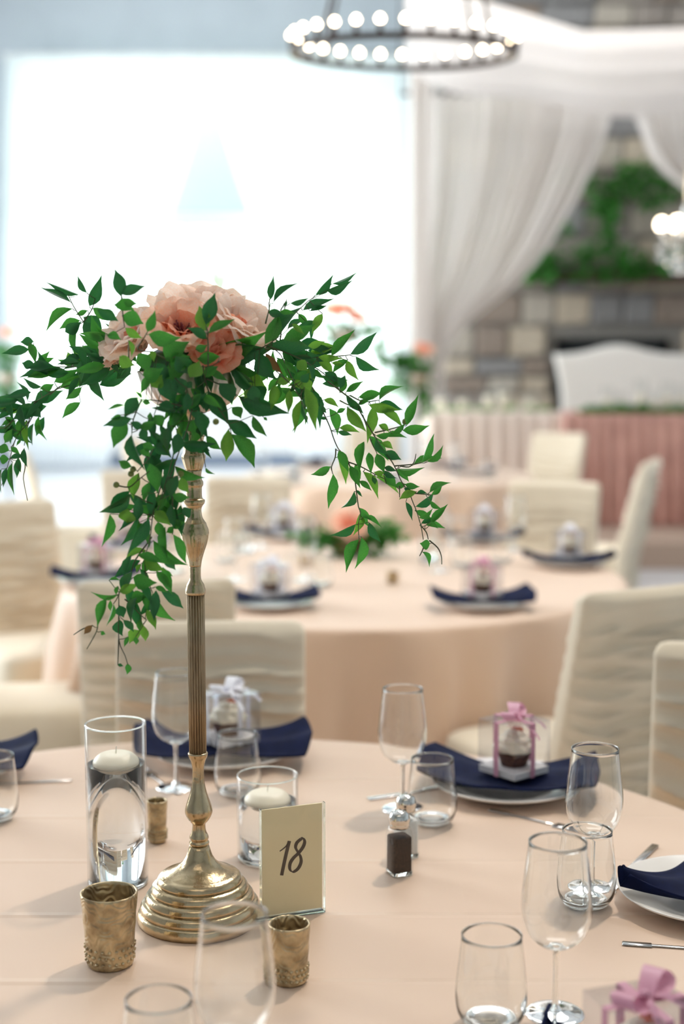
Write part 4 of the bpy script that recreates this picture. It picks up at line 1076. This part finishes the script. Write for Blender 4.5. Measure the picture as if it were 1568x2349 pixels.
# front centre cluster under the bowl, right of stem
vine('trailing_vine', 440, 850, 5.227, -.10, [[(130, -60), (180, 200), (300, 420), (440, 640), (470, 760)], [(180, 100), (400, 200), (560, 310)], [(120, 500), (100, 600), (110, 850)], [(1000, 0), (1200, 180), (1310, 350)]],
    [(560, 310, 1110, 545, 160), (730, 540, 870, 800, 80), (425, 590, 762, 810, 150, DK), (440, 700, 400, 1095, 140, LT), (470, 760, 780, 1150, 155, 'leaf'), (190, 250, 430, 640, 170, DK), (330, 150, 470, 400, 170, DK), (480, 440, 580, 570, 110), (170, 780, 350, 940, 95),
     (100, 600, 190, 800, 80), (20, 900, 210, 960, 130, DK), (160, 850, 225, 1050, 50, DK), (165, 1160, 250, 1255, 20), (1000, 170, 950, 450, 110), (1170, 230, 1150, 500, 80, LT), (1310, 350, 1230, 730, 65), (1320, 400, 1390, 640, 22), (1350, 200, 1520, 680, 85),
     (1420, 250, 1530, 400, 92), (860, 560, 900, 600, 30), (730, 180, 800, 380, 140, DK), (700, 240, 630, 330, 90, LT), (1360, 460, 1440, 490, 40), (1300, 130, 1400, 30, 90), (170, 500, 130, 250, 70), (0, 600, 90, 780, 90, DK), (60, 200, 130, 450, 120, DK), (-20, 380, 60, 600, 110, DK)], seed=6)
# centre left cluster
vine('trailing_vine', 200, 850, 4.9, -.14, [[(1120, 200), (1060, 600), (980, 900), (900, 1200), (800, 1500)], [(1180, 300), (1150, 560), (1000, 1000), (870, 1350), (790, 1560)], [(1060, 560), (800, 780), (690, 990), (600, 1090), (560, 1140)], [(610, 330), (520, 540), (500, 700)], [(330, 1290), (470, 1310), (560, 1240), (700, 1130)], [(1060, 400), (800, 340), (610, 330)]],
    [(500, 540, 195, 635, 90, DK), (560, 300, 420, 520, 130, DK), (450, 590, 300, 855, 150, 'leaf'), (415, 390, 225, 440, 22), (380, 500, 265, 540, 50), (610, 310, 550, 230, 25), (620, 350, 710, 370, 52), (720, 560, 705, 465, 50), (490, 580, 650, 640, 72, DK),
     (600, 640, 760, 560, 85), (970, 420, 800, 385, 90, DK), (750, 500, 840, 640, 110), (610, 650, 680, 770, 90, DK), (500, 720, 575, 1095, 92, DK), (500, 1080, 345, 1015, 82, 'leaf'), (620, 830, 760, 860, 92), (590, 900, 700, 970, 80), (770, 820, 920, 960, 130, DK), (700, 1040, 780, 1370, 140, 'leaf'),
     (580, 1150, 520, 1440, 115, LT), (700, 1260, 640, 1470, 80), (480, 1350, 250, 1567, 100, DK), (1050, 1200, 1140, 1370, 102, LT), (1020, 1180, 940, 1440, 112, DK), (980, 1070, 1300, 1215, 90, 'leaf'), (860, 90, 960, 360, 190, DK), (980, 80, 1080, 280, 150), (720, 60, 830, 120, 110),
     (680, 60, 600, 240, 82), (1050, 350, 980, 500, 92, DK), (1040, 620, 1060, 780, 60), (870, 800, 900, 920, 82), (1180, 560, 1190, 760, 52), (930, 620, 900, 900, 112, DK), (1020, 700, 960, 950, 120, DK), (1100, 480, 1060, 700, 92), (1240, 450, 1290, 720, 140, DK), (1100, 140, 1180, 200, 72), (860, 1380, 820, 1540, 90), (930, 1430, 1000, 1567, 90), (1130, 250, 1080, 480, 90, DK)], seed=7)
# lower left hanging part
vine('trailing_vine', 160, 1130, 4.9, -.14, [[(1040, -120), (1000, 0), (940, 200), (920, 350), (900, 520), (850, 700)], [(920, 500), (740, 750), (690, 900), (640, 1030), (580, 1080), (550, 1150), (550, 1250), (550, 1650), (620, 1830), (650, 1930)], [(550, 1650), (540, 1930)], [(550, 1150), (400, 1200), (320, 1440), (300, 1560), (190, 1760)], [(620, 1200), (690, 1260), (800, 1380), (860, 1430)], [(850, 700), (850, 900), (930, 1130)], [(1150, 0), (1160, 380), (1150, 470)], [(250, 1500), (150, 1530), (40, 1600)]],
    [(685, 10, 345, 245, 105, DK), (450, 240, 385, 590, 62), (645, 180, 632, 355, 165, LT), (770, 60, 740, 330, 100, DK), (870, 0, 820, 90, 42), (770, 340, 850, 520, 92), (890, 290, 690, 690, 95, DK), (890, 420, 890, 610, 52), (960, 210, 1110, 360, 112, LT), (990, 330, 1040, 520, 92), (1140, 130, 1180, 400, 92),
     (1150, 400, 1290, 340, 92), (1260, 230, 1360, 180, 110), (1060, 60, 1010, 200, 62), (1150, 30, 1340, 50, 92), (1160, 470, 1330, 780, 82), (1160, 380, 1085, 445, 62), (940, 540, 1280, 810, 135), (1040, 720, 1185, 880, 82), (860, 650, 600, 760, 62, LT), (760, 700, 1040, 780, 82), (840, 740, 1060, 870, 112, LT),
     (800, 800, 750, 900, 42), (710, 950, 960, 1010, 150), (970, 880, 1140, 1090, 82), (1030, 890, 1155, 940, 52), (960, 1060, 1095, 1125, 52), (930, 1130, 1160, 1455, 112, 'leaf'), (690, 1180, 860, 1160, 120), (830, 1130, 860, 1320, 72), (560, 1120, 760, 1040, 92, LT), (540, 1150, 245, 1155, 36), (440, 980, 560, 985, 25),
     (410, 1190, 290, 1480, 92), (540, 1050, 520, 1150, 42), (455, 1210, 460, 1330, 42), (490, 1250, 430, 1490, 26), (860, 1310, 960, 1530, 82, LT), (560, 1270, 600, 1400, 112, DK), (560, 1430, 590, 1600, 112, DK), (600, 1430, 710, 1560, 72), (800, 1420, 780, 1560, 62), (800, 1550, 670, 1695, 112, LT), (815, 1480, 845, 1682, 82, LT),
     (740, 1620, 740, 1710, 52), (660, 1620, 610, 1730, 42), (250, 1490, 160, 1590, 62, DR), (350, 1560, 400, 1590, 42), (540, 1930, 600, 1950, 32), (650, 1920, 640, 2040, 62)], seed=8)
# left side
vine('leafy_spray', 0, 620, 5.227, .10, [[(1500, 1150), (1110, 1230), (930, 1160), (700, 1160), (430, 1120)], [(1500, 1150), (1200, 1290), (980, 1350), (700, 1420), (440, 1567)], [(1400, 900), (1180, 900), (1000, 620), (880, 430), (815, 290)], [(1000, 620), (1100, 470), (1140, 340)]],
    [(940, 290, 560, 180, 42, DK), (850, 385, 505, 215, 42, DK), (1040, 270, 925, 80, 62, DK), (1070, 430, 1215, 90, 118, DK), (870, 460, 555, 690, 112), (960, 600, 720, 700, 110), (780, 740, 960, 620, 140), (1050, 480, 900, 530, 62), (1110, 450, 1400, 600, 112), (1000, 620, 1190, 880, 145), (1000, 560, 1230, 740, 165, DK),
     (930, 640, 900, 1020, 85), (870, 930, 1090, 1120, 32, LT), (400, 850, 250, 860, 105, DK), (350, 950, 40, 990, 112), (350, 870, 420, 1110, 95), (415, 1130, 258, 1105, 105, DK), (450, 1090, 580, 975, 72), (520, 1110, 640, 1050, 62), (720, 1180, 320, 1250, 135), (900, 1090, 690, 1085, 62), (860, 1070, 810, 985, 75),
     (950, 990, 1190, 900, 112), (980, 910, 1200, 900, 52), (650, 1340, 930, 1180, 125), (500, 1400, 280, 1305, 46, DK), (330, 1567, 220, 1330, 34, DK), (480, 1420, 640, 1360, 92), (720, 1400, 1100, 1260, 72), (1050, 1380, 1380, 1130, 200, DK), (1200, 1380, 1560, 1230, 200, DK), (980, 1400, 790, 1550, 82), (1150, 1010, 1250, 1200, 150, LT),
     (900, 1290, 1110, 1230, 62), (1440, 800, 1210, 700, 66), (1300, 1050, 1420, 1250, 120), (1180, 1200, 1050, 1350, 130), (1400, 1300, 1560, 1100, 130, DK)], seed=9)
vine('trailing_vine', 0, 850, 5.227, .12, [[(1000, 100), (720, 190), (600, 290), (400, 400), (340, 620), (200, 790), (120, 1050), (20, 1380)], [(460, 450), (340, 640), (290, 900)], [(290, 1000), (300, 1160), (280, 1300), (330, 1560)], [(150, 600), (50, 690), (-60, 680)]],
    [(965, 380, 752, 565, 105), (310, 430, 75, 270, 52, DK), (240, 480, 0, 460, 62, LT), (430, 400, 150, 580, 165, DK), (600, 250, 400, 390, 135, DK), (430, 380, 760, 260, 112, DK), (470, 540, 530, 830, 62), (270, 560, 200, 770, 82), (150, 590, 0, 650, 52), (190, 600, 40, 760, 62), (330, 580, 290, 920, 72), (150, 700, 40, 880, 92),
     (110, 960, -20, 900, 120), (160, 760, 270, 790, 52), (110, 1060, -20, 1050, 110), (130, 920, 230, 1000, 62), (290, 930, 320, 1150, 75, DK), (200, 1080, 200, 1280, 72, DK), (220, 1040, 250, 1220, 72, DK), (120, 1050, 300, 1040, 62, DK), (150, 1100, 140, 1470, 26), (80, 1170, 20, 1380, 72), (20, 1180, -10, 1450, 62), (250, 820, 200, 900, 26), (500, 340, 320, 560, 150, DK), (380, 470, 480, 560, 110, DK), (60, 560, 170, 590, 60)], seed=10)
def filler(name, regions, seed, m):
    rnd = random.Random(seed); V, Fc = [], []
    shapes = [leaf_shape(b_, f_, d_) for b_, f_, d_ in ((.0, .35, .10), (.28, .25, .18), (-.28, .25, .05))]
    for (cx, cyy, rx, ry, n, ang, dy) in regions:
        for _ in range(n):
            a = rnd.uniform(0, 6.28); q_ = rnd.random() ** .5
            b = P(cx + rx * q_ * math.cos(a), cyy + ry * q_ * math.sin(a), Y0 + dy + rnd.uniform(-.03, .03)) - AL
            an = R(ang + rnd.gauss(0, 45)); d = Vector((math.cos(an), rnd.uniform(-.5, .5), math.sin(an))).normalized()
            L_ = rnd.uniform(48, 78) * SP; n_ = (VIEW + Vector((rnd.uniform(-.7, .7), 0, rnd.uniform(-.7, .7))))
            n_ = (n_ - d * d.dot(n_)).normalized(); y = n_.cross(d)
            m4 = Matrix.Translation(b) @ Matrix((d * L_, y * L_ * .34, n_ * L_)).transposed().to_4x4()
            lv, lf = rnd.choice(shapes); o = len(V); V += [m4 @ Vector(k) for k in lv]; Fc += [tuple(i + o for i in k) for k in lf]
    o = obj(name, V, Fc, m, AR); o['kind'] = 'stuff'
filler('dense_foliage', [(430, 842, 110, 18, 10, -60, -.07), (250, 820, 90, 40, 20, 190, .03), (190, 850, 80, 40, 14, 200, .10), (640, 800, 90, 50, 20, -10, .03), (700, 860, 60, 50, 12, -60, .04), (410, 900, 40, 60, 6, -95, -.11), (380, 1000, 50, 80, 15, -100, -.11), (360, 1150, 55, 90, 10, -100, -.12), (60, 950, 50, 60, 14, -120, .12), (330, 1330, 50, 70, 12, -90, -.13)], 31, M['leaf_dark'])
filler('dense_foliage', [(430, 845, 110, 16, 6, -70, -.09), (280, 800, 60, 60, 14, 160, .03), (640, 850, 90, 50, 12, -60, .05), (420, 930, 50, 90, 8, -95, -.12), (830, 990, 60, 60, 3, -50, .02), (360, 1200, 55, 120, 8, -100, -.13)], 32, M['leaf'])
bp2 = [xf(ico(.0042, 2), P(200 + x / 4.9, 850 + y / 4.9, Y0 - .14) - AL) for x, y in ((490, 1162), (325, 1285), (515, 1110), (1050, 1160), (1445, 575))]
for v_, f_ in bp2: obj('berry', v_, f_, M['berry'], AR)
obj('berry', *xf(ico(.0045, 2), P(680 + 1055 / 4.238, 860 + 455 / 4.238, Y0 - .01) - AL), M['berry'], AR)
obj('foam_base', *xf(ico(.05, 3), (0, 0, .006), None, (1.42, 1.3, .62)), M['leaf_dark'], AR)

# ================================================================== MIDDLE TABLE
s2 = [((620, 1392), R(0), 'white', 0), ((1105, 1394), R(4), 'pink', 1), ((1305, 1300), R(-6), 'white', 2), ((222, 1338), R(12), 'pink', 0), ((300, 1262), R(10), 'pink', 1), ((1110, 1246), R(0), 'white', 2), ((650, 1236), R(2), 'white', 0)]
where = ['at the near left', 'at the near right', 'at the far right, before the side-on chair', 'at the left edge of the cloth', 'at the back left, behind the hanging vine', 'at the back right of the centrepiece', 'at the back left of the centrepiece']
for (pp, rz, kd, v_), wh in zip(s2, where):
    setting(pp[0], pp[1], rz, kd, .7, (0, 0), ('white plate on the middle table ' + wh, 'navy napkin on the middle table ' + wh, 'cupcake box on the middle table ' + wh), v_, 1.05)
pos = [((540, 1330), 'w', 'near the gold stem'), ((520, 1290), 't', 'left of the centrepiece'), ((700, 1330), 'w', 'above the near left plate'), ((735, 1345), 't', 'right of the near left plate'), ((1010, 1310), 'w', 'above the near right plate'), ((1060, 1300), 't', 'behind the near right plate'),
       ((1180, 1262), 'w', 'left of the far right plate'), ((1150, 1290), 't', 'beside the far right plate'), ((600, 1255), 'w', 'at back left'), ((700, 1248), 't', 'at back left beside the greenery'), ((1000, 1255), 'w', 'right behind the centrepiece'), ((1050, 1250), 't', 'at back right'), ((360, 1300), 'w', 'behind the hanging vine'), ((400, 1315), 't', 'between the vine and the stem')]
for (pp, kd, wh) in pos:
    (wine if kd == 'w' else tumbler)(PT(*pp), ('wine glass' if kd == 'w' else 'stemless glass') + ' on the middle table ' + wh)
# centrepiece of the middle table
cb = PT(800, 1275)
t = root('low_centrepiece', cb, 'low centrepiece of greenery and a peach rose in a glass bowl on the middle table', 'flower arrangement')
obj('glass_bowl', *lathe(smooth_prof([(0, 0), (.05, 0), (.07, .01), (.075, .04), (.07, .07), (.068, .07), (.072, .04), (.066, .012), (0, .006)], 3), 48), M['tgd'], t)
obj('pedestal_block', *lathe([(0, .006), (.055, .008), (.065, .03), (.06, .062), (0, .065)], 32), M['wood'], t)
rose(t, (.0, -.02, .10), .075, (0, -.5, .8), 'petal_coral', 'petal_peach', None, 21)
rnd = random.Random(8); pts = blob((-.13, 0, .075), .10, .07, .035, 130, rnd) + blob((.13, 0, .09), .09, .07, .05, 150, rnd) + blob((0, .03, .08), .12, .06, .03, 90, rnd) + blob((.02, -.04, .05), .12, .04, .03, 60, rnd)
o = obj('foliage', *scatter(pts, .05, 9, .006), M['leaf'], t); o['kind'] = 'stuff'
for px, py, lb in ((900, 1338, 'small gold votive holder on the middle table before its centrepiece'), (700, 1300, 'small gold votive holder on the middle table left of its centrepiece')):
    p = PT(px, py); votive(px, py, py - 26, 15, 12, lb)
for px, py, hh, lb in ((560, 1268, 46, 'cylinder vase on the middle table left of the centrepiece'), (985, 1290, 60, 'cylinder vase on the middle table right of the centrepiece')):
    vase(px, py, py - hh, py - hh * .7, 22, 'clear ' + lb, 'ivory candle floating in the ' + lb)

# ---- far table settings
for i, (px, py, wh) in enumerate(((1085, 1092, 'at the right end'), (1015, 1075, 'at the back right'), (640, 1105, 'at the near left'), (880, 1112, 'at the near side'), (720, 1072, 'at the back left'))):
    setting(px, py, .3 * i, None, 0, (0, 0), ('white plate on the far table ' + wh, 'navy napkin on the far table ' + wh, ''), i % 3, 1.0)
    wine(PT(px - 40, py + 4), 'wine glass on the far table ' + wh); tumbler(PT(px + 36, py + 8), 'stemless glass on the far table ' + wh)

# tall far arrangements
def far_arr(px, pyb, Y, ztop, flowers, label, label2, base_z, green, ms=M['brass']):
    x = P(px, pyb, Y).x
    t = root('flower_stand', (x, Y, base_z), label, 'flower stand'); h = ztop - base_z
    obj('base', *lathe(smooth_prof([(0, 0), (.08, 0), (.078, .012), (.05, .03), (.02, .06), (.012, .08), (0, .08)], 3), 32), ms, t)
    obj('stem', *lathe(smooth_prof([(0, .078), (.012, .08), (.018, .13), (.010, .18), (.011, h * .8), (.018, h * .85), (.012, h * .9), (.02, h * .94), (0, h * .94)], 3), 20), ms, t)
    obj('bowl', *lathe(smooth_prof([(0, h * .93), (.03, h * .935), (.07, h * .97), (.08, h), (.076, h), (.06, h * .97), (0, h * .95)], 3), 32), M['silver'], t)
    a = root('flower_arrangement', (x, Y, ztop), label2, 'flower arrangement')
    for k, (dx, dz, r_, ax) in enumerate(flowers): rose(a, (dx, -.03, dz), r_, ax, 'petal_coral', 'petal_peach', None, 30 + k, layers=((5, 15, .5), (6, 40, .8), (7, 68, 1.0)))
    rnd = random.Random(int(px)); pts = []
    for (dx, dz, rx, rz_, n) in green: pts += blob((dx, 0, dz), rx, .06, rz_, n, rnd)
    o = obj('foliage', *scatter(pts, .065, 7, .01), M['leaf'], a); o['kind'] = 'stuff'
far_arr(788, 1085, 8.9, P(788, 760, 8.9).z, [(-.03, .10, .10, (-.1, -.3, 1)), (.06, .07, .085, (.4, -.3, .8))], 'tall gold stand on the far table behind the right-hand leaves', 'blurred peach roses on the tall stand behind the right-hand leaves', TZ, [(0, .0, .14, .06, 120), (.16, .02, .08, .03, 40), (-.05, -.08, .06, .05, 30)])
far_arr(958, 1140, 10.6, P(958, 860, 10.6).z, [(.02, .16, .085, (.2, -.4, .8))], 'dark tall flower stand in front of the draped column', 'green trailing arrangement with one peach rose before the draped column', 0.0, [(-.05, .08, .14, .10, 170), (-.20, .13, .14, .08, 130), (-.30, .22, .06, .06, 40), (.02, -.05, .06, .14, 90), (-.12, -.02, .12, .14, 120), (.04, -.2, .04, .12, 50)], M['iron'])
far_arr(22, 1100, 11.0, P(22, 860, 11.0).z, [(.03, .30, .07, (0, -.4, .8))], 'tall flower stand at the far left edge by the window', 'blurred green and peach arrangement at the far left edge by the window', 0.0, [(.0, .15, .14, .12, 150), (.0, -.05, .10, .16, 110)], M['iron'])

# ================================================================== STAGE FURNITURE
ZS = .19
def skirted_table(xa, xb, ya, yb, zt_, m, name, lt, lc, nf):
    xm, ym = (xa + xb) / 2, (ya + yb) / 2
    t = root('rectangular_table', (xm, ym, ZS), lt, 'table')
    hx, hy = (xb - xa) / 2, (yb - ya) / 2; h = zt_ - ZS
    obj('tabletop', *box(-hx + .01, hx - .01, -hy + .01, hy - .01, h - .045, h - .01), M['wood'], t, smooth=False)
    for sx in (-1, 1):
        for sy in (-1, 1): obj('leg', *tube([(sx * (hx - .1), sy * (hy - .1), 0), (sx * (hx - .1), sy * (hy - .1), h - .045)], .02, 8), M['iron'], t)
    per = [(-hx, -hy), (hx, -hy), (hx, hy), (-hx, hy)]
    n = nf * 8; pts = []
    L_ = [2 * hx, 2 * hy, 2 * hx, 2 * hy]; T_ = sum(L_)
    nrm = [(0, -1), (1, 0), (0, 1), (-1, 0)]
    for k in range(n):
        s = k / n * T_; e = 0
        while s > L_[e]: s -= L_[e]; e += 1
        a = per[e]; b = per[(e + 1) % 4]; f = s / L_[e]
        pts.append((a[0] + (b[0] - a[0]) * f, a[1] + (b[1] - a[1]) * f, nrm[e]))
    V, Fc = [], []; rows = 12
    for j in range(rows):
        z = h - (h - .008) * j / (rows - 1); d = j / (rows - 1)
        for k, (x, y, nn) in enumerate(pts):
            a = (.012 + .03 * d) * (math.sin(k / n * nf * 2 * math.pi) + .4 * math.sin(k / n * nf * 4.6 * math.pi + 1)) + .012 + .02 * d
            V.append((x + nn[0] * a, y + nn[1] * a, z))
    for j in range(rows - 1):
        for k in range(n): k2 = (k + 1) % n; Fc.append((j * n + k, (j + 1) * n + k, (j + 1) * n + k2, j * n + k2))
    Fc.append(tuple(range(n)))
    o = obj(name, V, Fc, m); o.location = (xm, ym, ZS); tag(o, lc, 'tablecloth')
zt2 = P(1430, 950, 11.0).z
skirted_table(P(1296, 950, 10.95).x, 4.2, 10.95, 11.7, zt2, M['blush'], 'table_skirt', 'sweetheart table on the stage before the ivory loveseat', 'gathered rose-blush skirt on the stage table', 62)
skirted_table(P(985, 950, 11.05).x, P(1286, 950, 11.05).x, 11.05, 11.9, P(1100, 946, 11.05).z, M['cream_table'], 'tablecloth', 'plain side table on the stage beside the sweetheart table', 'pale linen cloth on the stage side table', 30)
rnd = random.Random(14)
pts = []
for i in range(70): pts += blob(P(rnd.uniform(1335, 1640), 938 + rnd.uniform(-7, 9), 11.1), .05, .08, .03, 7, rnd)
tag(obj('table_garland', *scatter(pts, .07, 6, .01), M['leaf']), 'green leaf garland along the front of the sweetheart table', 'garland', kind='stuff')
pts = []
for i in range(40): pts += blob(P(rnd.uniform(1000, 1275), 938 + rnd.uniform(-4, 6), 11.25), .04, .06, .02, 4, rnd)
tag(obj('table_garland', *scatter(pts, .06, 8, .01), M['leaf_light']), 'sparse green garland on the pale stage side table', 'garland', kind='stuff')
def candle_glass(px, Y, zt_, r, h, label):
    t = root('candle_cylinder', (P(px, 930, Y).x, Y, zt_ + .001), label, 'candle glass', 'clear candle cylinders on the stage tables')
    obj('glass_wall', *lathe([(0, 0), (r, 0), (r, h), (r - .003, h), (r - .003, .006), (0, .006)], 32), M['tgd'], t)
    obj('pillar_candle', *lathe([(0, .0065), (r * .72, .0065), (r * .72, h * .55), (r * .65, h * .56), (0, h * .55)], 24), M['wax'], t)
order = ['first', 'second', 'third', 'fourth', 'fifth', 'sixth', 'seventh']
for k, (px, h) in enumerate(((1392, .20), (1422, .16), (1468, .26), (1500, .17), (1528, .24), (1560, .22))):
    candle_glass(px, 11.35, zt2, .045, h, 'clear candle cylinder on the sweetheart table, %s from the left' % order[k])
zt3 = P(1100, 946, 11.05).z
for k, (px, h) in enumerate(((1010, .16), (1060, .14), (1120, .20), (1152, .24), (1215, .15))):
    candle_glass(px, 11.5, zt3, .05, h, 'clear candle cylinder on the pale side table, %s from the left' % order[k])
# loveseat
YL = 12.35
lx0, lx1 = P(1272, 860, YL).x, P(1700, 860, YL).x
lt = root('ivory_loveseat', ((lx0 + lx1) / 2, YL, ZS), 'ivory loveseat with a camel-curved back before the fireplace', 'loveseat')
hw = (lx1 - lx0) / 2; ztp = P(1410, 792, YL).z - ZS; zed = P(1290, 815, YL).z - ZS
def back_fn(u, v):
    s = u * 2 - 1; q = s + .34
    top = zed + (ztp - zed) * math.exp(-((s + .30) / .34) ** 2)
    x = s * hw * (1 - .10 * math.sin(v * math.pi) * abs(s) ** 4)
    z = .42 + (top - .42) * v
    return Vector((x, .02 * math.sin(v * 3), z))
obj('backrest', *sheet(back_fn, 48, 16, .12), M['upholstery'], lt)
obj('seat', *rbox(-hw * .88, hw * .88, -.55, -.02, .22, .46, .05, 3), M['upholstery'], lt)
for s in (-1, 1): obj('armrest', *rbox(s * hw * .9 - .07, s * hw * .9 + .07, -.58, 0, .2, .64, .06, 3), M['upholstery'], lt)
for sx in (-1, 1):
    for yy in (-.5, .05): obj('leg', *lathe([(0, 0), (.015, 0), (.028, .215), (0, .215)], 12), M['mantel'], lt, loc=(sx * hw * .85, yy, 0))
